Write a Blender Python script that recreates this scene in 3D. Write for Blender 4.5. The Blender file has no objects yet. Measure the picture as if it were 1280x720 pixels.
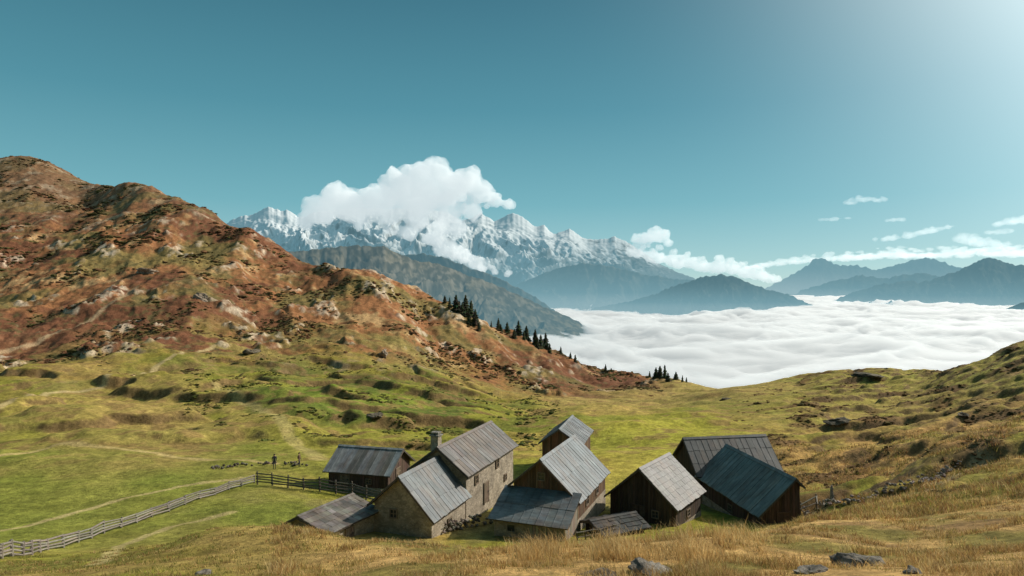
import bpy, bmesh, math, random
import numpy as np
from mathutils import Vector
random.seed(7); rng = np.random.default_rng(7)
scn = bpy.context.scene; COL = scn.collection
F = 853.333
SUN_AZ, SUN_EL = 66.0, 34.0

# ------------------------------------------------------------------ helpers
def tag(o, label=None, cat=None, group=None, kind=None):
    if label: o['label'] = label
    if cat: o['category'] = cat
    if group: o['group'] = group
    if kind: o['kind'] = kind
    return o

def empty(name, loc, rz=0.0):
    o = bpy.data.objects.new(name, None); COL.objects.link(o)
    o.location = loc; o.rotation_euler = (0, 0, rz); o.empty_display_size = 0.3
    return o

def np_mesh(name, V, Q, mat=None, smooth=True, col=None, attrs=None, parent=None):
    V = np.asarray(V, dtype=np.float32); Q = np.asarray(Q, dtype=np.int32)
    me = bpy.data.meshes.new(name); n, k = Q.shape
    me.vertices.add(len(V)); me.vertices.foreach_set('co', V.ravel())
    me.loops.add(n*k); me.loops.foreach_set('vertex_index', Q.ravel())
    me.polygons.add(n); me.polygons.foreach_set('loop_start', np.arange(0, n*k, k, dtype=np.int32))
    me.update(calc_edges=True)
    me.polygons.foreach_set('use_smooth', np.full(n, smooth, dtype=bool))
    if col is not None:
        c = np.ones((len(V), 4), dtype=np.float32); c[:, :3] = col
        a = me.color_attributes.new('Col', 'FLOAT_COLOR', 'POINT'); a.data.foreach_set('color', c.ravel())
    if attrs:
        for kx, vals in attrs.items():
            a = me.attributes.new(kx, 'FLOAT', 'POINT'); a.data.foreach_set('value', np.asarray(vals, dtype=np.float32).ravel())
    if mat: me.materials.append(mat)
    o = bpy.data.objects.new(name, me); COL.objects.link(o)
    if parent: o.parent = parent
    return o

def grid_quads(nr, nc):
    i = np.arange(nr*nc).reshape(nr, nc)
    return np.stack([i[:-1, :-1], i[:-1, 1:], i[1:, 1:], i[1:, :-1]], -1).reshape(-1, 4)

class MB:
    def __init__(s): s.v = []; s.f = []; s.c = []
    def add(s, vs, fs, col=(0.5, 0.5, 0.5)):
        b = len(s.v); s.v += [tuple(p) for p in vs]; s.c += [tuple(col)]*len(vs)
        s.f += [tuple(b+i for i in f) for f in fs]
    def box(s, x0, x1, y0, y1, z0, z1, col=(0.5, 0.5, 0.5)):
        s.hexa([(x0,y0,z0),(x1,y0,z0),(x1,y1,z0),(x0,y1,z0),(x0,y0,z1),(x1,y0,z1),(x1,y1,z1),(x0,y1,z1)], col)
    def hexa(s, p, col=(0.5, 0.5, 0.5)):
        s.add(p, [(3,2,1,0),(4,5,6,7),(0,1,5,4),(1,2,6,5),(2,3,7,6),(3,0,4,7)], col)
    def prism_y(s, poly, y0, y1, col=(0.5, 0.5, 0.5)):
        n = len(poly); vs = [(x,y0,z) for x,z in poly]+[(x,y1,z) for x,z in poly]
        fs = [tuple(range(n)), tuple(range(2*n-1, n-1, -1))]+[((i+1)%n, i, n+i, n+(i+1)%n) for i in range(n)]
        s.add(vs, fs, col)
    def tube(s, p0, p1, r0, r1, n=6, col=(0.5, 0.5, 0.5)):
        p0 = Vector(p0); p1 = Vector(p1); d = (p1-p0).normalized()
        a = d.orthogonal().normalized(); b = d.cross(a)
        vs = []
        for p, r in ((p0, r0), (p1, r1)):
            for i in range(n):
                t = 2*math.pi*i/n; vs.append(p+a*math.cos(t)*r+b*math.sin(t)*r)
        fs = [(i, (i+1)%n, n+(i+1)%n, n+i) for i in range(n)]+[tuple(range(n-1,-1,-1)), tuple(range(n,2*n))]
        s.add(vs, fs, col)
    def build(s, name, mat, parent=None, smooth=False):
        me = bpy.data.meshes.new(name); me.from_pydata(s.v, [], s.f); me.update()
        me.polygons.foreach_set('use_smooth', [smooth]*len(me.polygons))
        bm = bmesh.new(); bm.from_mesh(me); bmesh.ops.recalc_face_normals(bm, faces=bm.faces); bm.to_mesh(me); bm.free()
        c = np.ones((len(s.v), 4), dtype=np.float32); c[:, :3] = np.array(s.c)
        a = me.color_attributes.new('Col', 'FLOAT_COLOR', 'POINT'); a.data.foreach_set('color', c.ravel())
        me.materials.append(mat)
        o = bpy.data.objects.new(name, me); COL.objects.link(o)
        if parent: o.parent = parent
        return o

# ------------------------------------------------------------------ noise
M32 = 0xffffffff
def _h2(ix, iy, seed):
    h = (ix*374761393+iy*668265263+seed*974634777) & M32
    h = ((h ^ (h >> 13))*1274126177) & M32
    return ((h ^ (h >> 16)) & M32)
def noise2(x, y, seed=0):
    fx = np.floor(x); fy = np.floor(y); ix = fx.astype(np.int64); iy = fy.astype(np.int64)
    dx = x-fx; dy = y-fy
    ux = dx*dx*dx*(dx*(dx*6-15)+10); uy = dy*dy*dy*(dy*(dy*6-15)+10)
    def g(ox, oy):
        a = _h2(ix+ox, iy+oy, seed)*(2*math.pi/4294967296.0)
        return np.cos(a)*(dx-ox)+np.sin(a)*(dy-oy)
    a = g(0,0); b = g(1,0); c = g(0,1); d = g(1,1)
    return (a+(b-a)*ux+(c-a)*uy+(a-b-c+d)*ux*uy)*1.45
def fbm(x, y, o=4, seed=0, gain=0.5):
    r = 0; a = 1; s = 0
    for i in range(o):
        r = r+a*noise2(x*2.03**i+i*17.3, y*2.03**i-i*9.1, seed+i*13); s += a; a *= gain
    return r/s*1.3
def ridged(x, y, o=4, seed=0, gain=0.5):
    r = 0; a = 1; s = 0
    for i in range(o):
        r = r+a*(1-np.abs(noise2(x*2.07**i+i*7.7, y*2.07**i+i*3.1, seed+i*29))*1.6); s += a; a *= gain
    return r/s
def _h3(ix, iy, iz, seed):
    h = (ix*374761393+iy*668265263+iz*1440670441+seed*974634777) & M32
    h = ((h ^ (h >> 13))*1274126177) & M32
    return ((h ^ (h >> 16)) & M32)/4294967296.0
def noise3(p, seed=0):
    f = np.floor(p); i = f.astype(np.int64); d = p-f; u = d*d*(3-2*d); r = 0
    for ox in (0,1):
        for oy in (0,1):
            for oz in (0,1):
                w = (u[:,0] if ox else 1-u[:,0])*(u[:,1] if oy else 1-u[:,1])*(u[:,2] if oz else 1-u[:,2])
                r = r+w*_h3(i[:,0]+ox, i[:,1]+oy, i[:,2]+oz, seed)
    return r*2-1
def sm(a, b, x):
    t = np.clip((x-a)/(b-a), 0, 1); return t*t*(3-2*t)
def lerp(a, b, t):
    return a+(b-a)*t

# ------------------------------------------------------------------ materials
def new_mat(name):
    m = bpy.data.materials.new(name); m.use_nodes = True; nt = m.node_tree; nt.nodes.clear()
    out = nt.nodes.new('ShaderNodeOutputMaterial')
    return m, nt, out
def nd(nt, t, **kw):
    n = nt.nodes.new(t)
    for k, v in kw.items(): setattr(n, k, v)
    return n
def mixc(nt, blend, fac, a, b):
    m = nd(nt, 'ShaderNodeMix', data_type='RGBA', blend_type=blend)
    for s, v in ((0, fac), (6, a), (7, b)):
        if hasattr(v, 'is_linked'): nt.links.new(v, m.inputs[s])
        else: m.inputs[s].default_value = v if s == 0 else (*v, 1) if len(v) == 3 else v
    return m.outputs[2]
def noise_node(nt, coord, scale, detail=5, rough=0.6, stretch=None):
    n = nd(nt, 'ShaderNodeTexNoise'); n.inputs['Scale'].default_value = scale
    n.inputs['Detail'].default_value = detail; n.inputs['Roughness'].default_value = rough
    if stretch:
        mp = nd(nt, 'ShaderNodeMapping'); mp.inputs['Scale'].default_value = stretch
        nt.links.new(coord, mp.inputs['Vector']); coord = mp.outputs[0]
    nt.links.new(coord, n.inputs['Vector']); return n.outputs['Fac']
def ramp(nt, fac, stops):
    r = nd(nt, 'ShaderNodeValToRGB'); e = r.color_ramp.elements
    while len(e) < len(stops): e.new(0.5)
    for el, (p, c) in zip(e, stops):
        el.position = p; el.color = (c, c, c, 1) if not hasattr(c, '__len__') else (*c, 1)
    nt.links.new(fac, r.inputs['Fac']); return r.outputs['Color']
def attr_mat(name, layers, bump=None, rough=0.9, metal=0.0, transl=0.0, spec=0.2, stain=None):
    """vertex colour 'Col' times noise layers; layers: (scale, lo, hi, stretch)"""
    m, nt, out = new_mat(name)
    tc = nd(nt, 'ShaderNodeTexCoord').outputs['Object']
    at = nd(nt, 'ShaderNodeAttribute', attribute_name='Col'); c = at.outputs['Color']
    if stain:
        c = mixc(nt, 'MIX', ramp(nt, noise_node(nt, tc, stain[0], 6, 0.65, stain[1]), [(stain[2], 0.0), (stain[3], stain[4])]), c, stain[5])
    for (sc, lo, hi, st) in layers:
        c = mixc(nt, 'MULTIPLY', 1.0, c, ramp(nt, noise_node(nt, tc, sc, 6, 0.65, st), [(0.3, lo), (0.7, hi)]))
    p = nd(nt, 'ShaderNodeBsdfPrincipled'); nt.links.new(c, p.inputs['Base Color'])
    p.inputs['Roughness'].default_value = rough; p.inputs['Metallic'].default_value = metal
    p.inputs['Specular IOR Level'].default_value = spec
    if bump:
        b = nd(nt, 'ShaderNodeBump'); b.inputs['Strength'].default_value = bump[1]; b.inputs['Distance'].default_value = bump[2]
        nt.links.new(noise_node(nt, tc, bump[0], 8, 0.7, bump[3] if len(bump) > 3 else None), b.inputs['Height'])
        nt.links.new(b.outputs[0], p.inputs['Normal'])
    sh = p.outputs[0]
    if transl:
        t = nd(nt, 'ShaderNodeBsdfTranslucent'); nt.links.new(c, t.inputs['Color'])
        mx = nd(nt, 'ShaderNodeMixShader'); mx.inputs[0].default_value = transl
        nt.links.new(sh, mx.inputs[1]); nt.links.new(t.outputs[0], mx.inputs[2]); sh = mx.outputs[0]
    nt.links.new(sh, out.inputs['Surface']); return m

MT = {}
MT['terrain'] = attr_mat('terrain_turf', [(1.7, 0.60, 1.40, None), (0.31, 0.76, 1.26, None), (9.0, 0.66, 1.34, None)], bump=(3.0, 0.8, 0.28), spec=0.05)
MT['shrub'] = attr_mat('heath_foliage', [(1.2, 0.6, 1.4, None)], transl=0.3, spec=0.05)
MT['grass'] = attr_mat('dry_grass_blades', [(0.5, 0.62, 1.3, None)], transl=0.4, rough=0.7)
MT['needle'] = attr_mat('spruce_needles', [(3.0, 0.6, 1.4, None)], transl=0.12)
MT['bark'] = attr_mat('spruce_bark', [(6.0, 0.6, 1.4, (1, 1, 0.2))])
MT['wood'] = attr_mat('weathered_boards', [(3.0, 0.55, 1.35, (4, 4, 0.35)), (14, 0.8, 1.2, (3, 3, 0.2))], bump=(16, 0.4, 0.02, (3, 3, 0.2)))
MT['rail'] = attr_mat('grey_fence_wood', [(5.0, 0.7, 1.3, None)])
MT['roof'] = attr_mat('old_roof_sheet', [(1.1, 0.62, 1.25, (0.35, 2.2, 0.35)), (0.55, 0.58, 1.25, None), (5.0, 0.70, 1.2, (0.4, 2, 0.4))], rough=0.55, metal=0.0, spec=0.4, bump=(7.0, 0.25, 0.03, (0.3, 3, 0.3)), stain=(0.7, (0.5, 1.2, 0.5), 0.48, 0.66, 0.6, (0.14, 0.09, 0.06)))
MT['frame'] = attr_mat('window_timber', [(5.0, 0.8, 1.2, None)])
MT['rock'] = attr_mat('lichen_rock', [(1.6, 0.5, 1.4, None), (7.0, 0.62, 1.3, None)], bump=(5.0, 1.0, 0.2))
MT['cloth'] = attr_mat('worn_cloth_and_skin', [(8.0, 0.8, 1.2, None)])

def stone_mat():
    m, nt, out = new_mat('rubble_stone')
    tc = nd(nt, 'ShaderNodeTexCoord').outputs['Object']
    wob = nd(nt, 'ShaderNodeTexNoise'); wob.inputs['Scale'].default_value = 3.0; nt.links.new(tc, wob.inputs['Vector'])
    sc_ = nd(nt, 'ShaderNodeVectorMath', operation='SCALE'); sc_.inputs['Scale'].default_value = 0.35; nt.links.new(wob.outputs['Color'], sc_.inputs[0])
    ad_ = nd(nt, 'ShaderNodeVectorMath', operation='ADD'); nt.links.new(tc, ad_.inputs[0]); nt.links.new(sc_.outputs[0], ad_.inputs[1])
    mp = nd(nt, 'ShaderNodeMapping'); mp.inputs['Scale'].default_value = (1, 1, 1.9); nt.links.new(ad_.outputs[0], mp.inputs[0])
    v = nd(nt, 'ShaderNodeTexVoronoi'); v.inputs['Scale'].default_value = 3.6; nt.links.new(mp.outputs[0], v.inputs['Vector'])
    e = nd(nt, 'ShaderNodeTexVoronoi', feature='DISTANCE_TO_EDGE'); e.inputs['Scale'].default_value = 3.6; nt.links.new(mp.outputs[0], e.inputs['Vector'])
    sep = nd(nt, 'ShaderNodeSeparateColor'); nt.links.new(v.outputs['Color'], sep.inputs[0])
    c = ramp(nt, sep.outputs[0], [(0.0, (0.24, 0.195, 0.14)), (0.5, (0.31, 0.255, 0.185)), (1.0, (0.39, 0.325, 0.245))])
    mort = ramp(nt, e.outputs['Distance'], [(0.0, 0.68), (0.08, 1.0)])
    c = mixc(nt, 'MULTIPLY', 1.0, c, mort)
    c = mixc(nt, 'MULTIPLY', 1.0, c, ramp(nt, noise_node(nt, tc, 0.9), [(0.3, 0.62), (0.7, 1.2)]))
    p = nd(nt, 'ShaderNodeBsdfPrincipled'); p.inputs['Roughness'].default_value = 0.95
    nt.links.new(c, p.inputs['Base Color'])
    b = nd(nt, 'ShaderNodeBump'); b.inputs['Strength'].default_value = 0.8; b.inputs['Distance'].default_value = 0.06
    nt.links.new(mort, b.inputs['Height']); nt.links.new(b.outputs[0], p.inputs['Normal'])
    nt.links.new(p.outputs[0], out.inputs['Surface']); return m
MT['stone'] = stone_mat()
def glass_mat():
    m, nt, out = new_mat('dark_window_glass')
    p = nd(nt, 'ShaderNodeBsdfPrincipled'); tc = nd(nt, 'ShaderNodeTexCoord').outputs['Object']
    nt.links.new(ramp(nt, noise_node(nt, tc, 2.0), [(0.3, (0.012, 0.015, 0.016)), (0.7, (0.04, 0.045, 0.045))]), p.inputs['Base Color'])
    p.inputs['Roughness'].default_value = 0.12
    nt.links.new(p.outputs[0], out.inputs['Surface']); return m
MT['glass'] = glass_mat()
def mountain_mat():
    m, nt, out = new_mat('mountain_painted_haze')
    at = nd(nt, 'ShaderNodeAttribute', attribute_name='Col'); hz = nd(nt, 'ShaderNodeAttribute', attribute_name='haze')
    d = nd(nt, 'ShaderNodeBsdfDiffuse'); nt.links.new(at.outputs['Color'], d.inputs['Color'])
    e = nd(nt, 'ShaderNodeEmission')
    nt.links.new(ramp(nt, hz.outputs['Fac'], [(0.3, (0.105, 0.225, 0.285)), (0.6, (0.135, 0.285, 0.345)), (0.86, (0.20, 0.385, 0.45)), (1.0, (0.42, 0.58, 0.62))]), e.inputs['Color'])  # distance haze painted as emission mixed over the surface colour
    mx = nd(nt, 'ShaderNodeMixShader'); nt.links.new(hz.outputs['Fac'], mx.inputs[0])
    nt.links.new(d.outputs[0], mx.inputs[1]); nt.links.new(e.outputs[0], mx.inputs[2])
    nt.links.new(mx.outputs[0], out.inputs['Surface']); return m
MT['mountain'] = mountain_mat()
def self_lit_cloud_vol(name, dens, em, g=0.3, col=(0.86, 0.97, 1)):
    m, nt, out = new_mat(name)
    s = nd(nt, 'ShaderNodeVolumeScatter'); s.inputs['Color'].default_value = (1, 1, 1, 1); s.inputs['Density'].default_value = dens; s.inputs['Anisotropy'].default_value = g
    e = nd(nt, 'ShaderNodeEmission'); e.inputs['Color'].default_value = (*col, 1); e.inputs['Strength'].default_value = dens*em  # added glow stands in for light scattered many times inside the cloud
    ad = nd(nt, 'ShaderNodeAddShader'); nt.links.new(s.outputs[0], ad.inputs[0]); nt.links.new(e.outputs[0], ad.inputs[1])
    nt.links.new(ad.outputs[0], out.inputs['Volume']); return m
MT['wisp'] = self_lit_cloud_vol('thin_cloud_vapour', 0.0012, 0.50)
MT['cumulus'] = self_lit_cloud_vol('cumulus_vapour', 0.0090, 0.40)
MT['bank'] = self_lit_cloud_vol('bank_vapour', 0.0065, 0.42)
MT['cloudsea'] = self_lit_cloud_vol('cloud_sea_vapour', 0.0145, 0.18)

# ------------------------------------------------------------------ terrain shape: profiles along rays from the viewpoint
PROF = {
 -420: [(8,770),(20,740),(40,700),(70,590),(110,520),(170,470),(260,400),(420,310),(700,190),(950,150),(1500,480)],
 -150: [(8,760),(20,730),(40,692),(50,672),(70,605),(90,568),(130,522),(180,478),(260,415),(420,322),(600,240),(840,200),(1000,290),(1500,560)],
 0:   [(10,748),(25,716),(38,696),(48,676),(70,608),(90,570),(130,520),(180,475),(260,415),(400,320),(600,238),(800,206),(950,290),(1500,560)],
 45:  [(800,204),(950,300)],
 75:  [(600,248),(790,222)],
 103: [(640,248),(780,240)],
 130: [(10,748),(20,716),(29,702),(50,670),(64,622),(85,572),(130,520),(180,480),(250,420),(380,330),(520,270),(620,242),(680,231),(840,330),(1500,560)],
 190: [(620,234),(740,320)],
 260: [(10,745),(20,705),(28,664),(42,682),(60,630),(75,592),(100,556),(150,508),(190,475),(250,430),(340,360),(450,300),(540,264),(680,360),(1300,560)],
 330: [(10,745),(19,704),(27,656),(42,690),(60,628),(90,566),(140,515),(190,478),(240,450),(300,415),(400,345),(500,297),(620,400),(1200,560)],
 400: [(10,745),(18,706),(26,664),(40,692),(55,652),(65,618),(90,567),(130,520),(180,485),(230,460),(280,430),(350,385),(430,340),(465,335),(600,430),(1200,580)],
 460: [(400,352),(445,338)],
 520: [(10,742),(17,698),(22,680),(32,716),(45,692),(52,670),(60,642),(75,602),(90,572),(140,525),(200,490),(260,465),(320,430),(400,385),(440,363),(580,470),(1200,620)],
 580: [(420,392)],
 640: [(10,742),(16,702),(20,680),(30,716),(45,696),(60,642),(75,604),(90,575),(140,537),(200,510),(280,490),(360,455),(430,418),(560,490),(1000,650)],
 700: [(430,443)],
 760: [(10,740),(15,706),(19,678),(30,712),(45,694),(60,642),(75,600),(90,568),(140,535),(220,510),(320,492),(390,474),(440,461),(560,540),(1000,690)],
 815: [(430,478)],
 870: [(10,740),(15,706),(20,670),(30,694),(45,684),(60,646),(75,602),(90,562),(140,525),(220,500),(320,489),(380,486),(500,570),(1000,700)],
 1000:[(10,735),(16,700),(24,660),(40,668),(55,650),(75,596),(110,545),(170,505),(250,482),(310,472),(450,560),(1000,700)],
 1070:[(60,622),(90,566),(290,466)],
 1140:[(10,730),(16,695),(25,655),(40,625),(60,592),(90,555),(140,515),(200,490),(270,466),(400,560),(1000,700)],
 1280:[(10,720),(16,680),(25,635),(40,592),(60,555),(90,520),(130,480),(180,445),(220,428),(350,540),(1000,700)],
 1430:[(10,710),(16,660),(25,605),(40,555),(60,515),(90,480),(130,440),(180,405),(240,380),(380,500),(1000,690)],
 1800:[(10,700),(20,600),(60,470),(120,400),(240,340),(500,480),(1000,690)],
}
cp = []
for px, pts in PROF.items():
    for d, py in pts: cp.append(((px-640)/F*d, d, (360-py)/F*d))
for x, z in ((-5,-2.0),(0,-1.7),(5,-1.5)): cp += [(x,-2.5,z+0.3),(x,1.0,z),(x*1.3,4.5,z-0.9)]
cp = np.array(cp)
def par(x, y): return np.stack([x/(y+4)*2.6, np.log(y+4)], -1)
P = par(cp[:,0], cp[:,1]); qv = cp[:,2]/(cp[:,1]+4)
CC = 0.10
def phi(r2): return np.sqrt(r2+CC*CC)
A = phi(((P[:,None]-P[None])**2).sum(-1)); n = len(P)
Bm = np.zeros((n+3, n+3)); Bm[:n,:n] = A-np.eye(n)*0.003; Bm[:n,n] = 1; Bm[:n,n+1:] = P; Bm[n,:n] = 1; Bm[n+1:,:n] = P.T
W = np.linalg.solve(Bm, np.concatenate([qv, [0,0,0]]))
GU = np.linspace(-1.8, 1.8, 300); GS = np.linspace(-0.1, math.log(1700), 420)
gs, gu = np.meshgrid(GS, GU, indexing='ij')
pp = np.stack([gu.ravel()*2.6, gs.ravel()], -1); gq = np.zeros(len(pp))
for i in range(0, len(pp), 8000):
    b = pp[i:i+8000]
    gq[i:i+8000] = phi(((b[:,None]-P[None])**2).sum(-1))@W[:n]+W[n]+b@W[n+1:]
gq = gq.reshape(gs.shape)
def base(x, y):
    yy = np.maximum(y+4, 0.92)
    a = (x/yy-GU[0])/(GU[1]-GU[0]); b = (np.log(yy)-GS[0])/(GS[1]-GS[0])
    a = np.clip(a, 0, len(GU)-1.001); b = np.clip(b, 0, len(GS)-1.001)
    ia = a.astype(int); ib = b.astype(int); fa = a-ia; fb = b-ib
    q = (gq[ib,ia]*(1-fa)+gq[ib,ia+1]*fa)*(1-fb)+(gq[ib+1,ia]*(1-fa)+gq[ib+1,ia+1]*fa)*fb
    return q*yy
def PX(x, y): return 640+F*x/np.maximum(y, 0.5)
DRX = [-420,-150,0,130,260,400,520,640,760,840,875]; DRD = [170,175,180,198,232,254,256,272,308,360,3000]
def hill_mask(x, y, soft=0.10):
    dr = np.interp(PX(x, y), DRX, DRD); w = 1+0.22*fbm(x/38, y/38, 4, 51)
    return sm(1-soft, 1+soft, y/(dr*w))
def hut_mask(x, y):
    return np.exp(-(((x-4)/30)**2+((y-58)/13)**2)**2)
def rock_patch(x, y):
    return sm(0.22, 0.42, fbm(x/22, y/30, 4, 71))*sm(620, 380, y)
def relief(x, y):
    m = hill_mask(x, y); hm = 1-0.9*hut_mask(x, y)
    px = PX(x, y)
    z = (0.24*fbm(x/8, y/8, 3, 1)+0.08*fbm(x/1.9, y/1.9, 3, 2))*hm
    mid = sm(70, 125, y)*(1-m*0.7)*sm(1000, 860, px)
    kn = fbm(x/40+0.3*fbm(x/20, y/20, 2, 13), y/32, 2, 3)
    wx = 3.0*fbm(x/10, y/10, 2, 15)
    st = fbm((x+wx)/34, (y+wx)/17, 2, 14)           # long stepped banks
    z = z+mid*(3.0*kn+1.6*sm(-0.08, 0.20, st)*sm(680, 560, px)+0.4*sm(-0.06, 0.2, st)+0.34*fbm(x/5, y/5, 3, 4))
    rs = sm(900, 1060, px)*sm(22, 50, y)*(1-m)
    q = fbm((x+y*0.5)/20, (y-x*0.4)/9, 3, 8)
    z = z+rs*(1.2*q+0.8*sm(0.0, 0.28, q)+0.36*fbm(x/3.2, y/3.2, 4, 9, 0.6))
    h = m*sm(1.0, 1.3, y/np.interp(px, DRX, DRD))*sm(820, 600, px*0+y)
    # gullies run down the fall line (towards the viewer's right)
    z = z+h*(8.0*(ridged((x+0.35*y)/60, (y-0.35*x)/190, 4, 5)-0.6)+1.8*fbm(x/20, y/30, 3, 6))+m*(1.0*fbm(x/6, y/6, 4, 7, 0.6))
    z = z+m*rock_patch(x, y)*(2.2*ridged(x/8, y/10, 3, 72)+0.2)*sm(620, 420, y)
    return z
def ground(x, y):
    x = np.asarray(x, float); y = np.asarray(y, float)
    return base(x, y)+relief(x, y)
def ground1(x, y): return float(ground(np.array([x]), np.array([y]))[0])
def pix(px, py, dmin=4, dmax=900):
    d = np.exp(np.linspace(math.log(dmin), math.log(dmax), 1500)); u = (px-640)/F
    t = ground(u*d, d)/d; tt = (360-py)/F
    hit = np.nonzero(t >= tt)[0]
    i = hit[0] if len(hit) else int(np.argmax(t))
    return float(u*d[i]), float(d[i]), float(t[i]*d[i])
def crest(px, d0, d1):
    d = np.linspace(d0, d1, 400); u = (px-640)/F
    t = ground(u*d, d)/d; i = int(np.argmax(t)); return float(d[i])

us = np.concatenate([np.linspace(-1.6, -0.82, 60)[:-1], np.linspace(-0.82, 0.82, 820), np.linspace(0.82, 1.6, 60)[1:]])
ys = np.concatenate([np.exp(np.linspace(0, math.log(24), 150))[:-1], np.exp(np.linspace(math.log(24), math.log(90), 220))[:-1],
                     np.exp(np.linspace(math.log(90), math.log(950), 600))[:-1], np.exp(np.linspace(math.log(950), math.log(1600), 40))])-4
Y, U = np.meshgrid(ys, us, indexing='ij'); X = U*(Y+4); Z = ground(X, Y)
def normals(X, Y, Z):
    a = np.stack(np.gradient(np.stack([X,Y,Z],-1), axis=0)); b = np.stack(np.gradient(np.stack([X,Y,Z],-1), axis=1))
    nn = np.cross(b, a); return nn/np.linalg.norm(nn, axis=-1, keepdims=True)
NZ = np.abs(normals(X, Y, Z)[..., 2])
def C3(c): return np.array(c, float)
def mixm(c, col, m): return c+(C3(col)-c)*m[..., None]
def terrain_color(x, y, z, nz):
    px = PX(x, y); d = y
    n0 = fbm(x/95, y/110, 3, 20); n1 = fbm(x/45, y/45, 3, 21); n2 = fbm(x/13, y/13, 3, 22); n3 = fbm(x/4, y/4, 3, 23); n5 = fbm(x/1.2, y/1.2, 2, 25)
    n4 = fbm(x/22, y/22, 4, 24)
    c = np.zeros(x.shape+(3,))+C3((0.21, 0.195, 0.030))
    c = mixm(c, (0.36, 0.25, 0.07), sm(-0.2, 0.45, n1+0.6*n2))
    c = mixm(c, (0.12, 0.135, 0.025), sm(0.0, 0.5, n4)*0.9)
    gl = sm(440, 300, px)*sm(36, 46, d)*sm(112, 85, d)
    c = mixm(c, (0.165, 0.18, 0.033), gl*0.75)
    gb = np.exp(-(((px-800)/150)**2+((d-105)/45)**2))
    c = mixm(c, (0.36, 0.32, 0.045), gb*0.8)
    yl = np.exp(-(((px-190)/190)**2+((d-135)/50)**2))
    c = mixm(c, (0.36, 0.25, 0.08), yl*sm(-0.4, 0.4, n2+0.4)*0.85)
    db = sm(270, 340, px)*sm(660, 560, px)*sm(112, 135, d)*sm(255, 220, d)
    c = mixm(c, (0.10, 0.112, 0.025), db*sm(-0.35, 0.35, n2+0.6*n4+0.15))
    gf = np.exp(-(((px-430)/110)**2+((d-160)/24)**2))
    c = mixm(c, (0.155, 0.205, 0.026), gf*sm(-0.6, 0.2, n2+0.3)*0.85)
    far = sm(150, 240, d)*sm(640, 720, px)*sm(1050, 950, px)
    c = mixm(c, (0.34, 0.245, 0.08), far*0.75)
    c = mixm(c, (0.20, 0.125, 0.048), sm(0.08, 0.45, n3+0.6*n2)*0.75*sm(60, 100, d))
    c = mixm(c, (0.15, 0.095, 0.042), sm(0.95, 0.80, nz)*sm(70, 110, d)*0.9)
    c = mixm(c, (0.19, 0.15, 0.06), hut_mask(x, y)*sm(-0.2, 0.4, n3+n2)*0.75)
    rs = sm(860, 1040, px)*sm(20, 40, d)
    c = mixm(c, (0.42, 0.24, 0.085), rs*sm(-0.7, 0.1, n2+n1*0.6)*sm(200, 60, d))
    c = mixm(c, (0.30, 0.235, 0.06), rs*sm(80, 150, d)*0.7)
    c = mixm(c, (0.28, 0.26, 0.05), rs*sm(0.05, 0.45, n4)*0.55)
    st = fbm((x+y*0.5)/16, (y-x*0.4)/6, 3, 31)
    c = mixm(c, (0.14, 0.07, 0.032), rs*sm(0.05, 0.45, st)*0.85)
    c = mixm(c, (0.11, 0.066, 0.032), rs*sm(0.05, 0.45, n3+0.5*st)*0.65)
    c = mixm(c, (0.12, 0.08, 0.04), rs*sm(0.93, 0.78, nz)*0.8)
    fgx = sm(150, 520, px+90*n2)
    fg = sm(36, 24, d)*fgx
    c = mixm(c, (0.44, 0.27, 0.10), fg*sm(-0.5, 0.2, n3+0.7*n2+0.25))
    c = mixm(c, (0.22, 0.175, 0.048), fg*sm(0.1, -0.4, n3+0.8*n2)*0.9)
    c = mixm(c, (0.17, 0.10, 0.045), fg*sm(0.25, 0.6, n3-0.5*n2)*0.7)
    fl = sm(40, 32, d)*(1-fgx)
    c = mixm(c, (0.33, 0.225, 0.075), fl*sm(0.0, 0.4, n3+n2)*0.9)
    c = mixm(c, (0.17, 0.15, 0.037), fl*sm(0.0, -0.4, n3+n2)*0.8)
    m = hill_mask(x, y, 0.22)
    r = np.zeros(x.shape+(3,))+C3((0.235, 0.106, 0.046))
    r = mixm(r, (0.39, 0.245, 0.115), sm(0.06, 0.48, n4+0.4*n3)*0.9)
    r = mixm(r, (0.135, 0.056, 0.031), sm(-0.12, 0.28, n0+0.6*n2)*0.85)
    r = mixm(r, (0.19, 0.145, 0.05), sm(0.0, 0.38, n1-0.5*n0)*0.85)
    r = mixm(r, (0.088, 0.072, 0.03), sm(0.10, 0.42, n3+0.6*n1)*0.8)
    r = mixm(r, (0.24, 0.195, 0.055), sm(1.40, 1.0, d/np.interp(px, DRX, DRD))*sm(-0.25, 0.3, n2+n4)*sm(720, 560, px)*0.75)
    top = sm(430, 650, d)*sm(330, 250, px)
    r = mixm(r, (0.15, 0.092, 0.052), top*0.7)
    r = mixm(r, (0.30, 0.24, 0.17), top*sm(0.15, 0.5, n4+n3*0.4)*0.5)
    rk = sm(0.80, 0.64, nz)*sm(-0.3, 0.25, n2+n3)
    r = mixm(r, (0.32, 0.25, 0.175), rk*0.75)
    rp = rock_patch(x, y)*sm(-0.2, 0.35, n3+0.6*n2)
    r = mixm(r, (0.43, 0.34, 0.25), rp*0.75)
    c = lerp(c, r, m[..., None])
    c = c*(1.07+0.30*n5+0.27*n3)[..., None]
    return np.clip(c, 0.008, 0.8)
CT = terrain_color(X, Y, Z, NZ)
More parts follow.
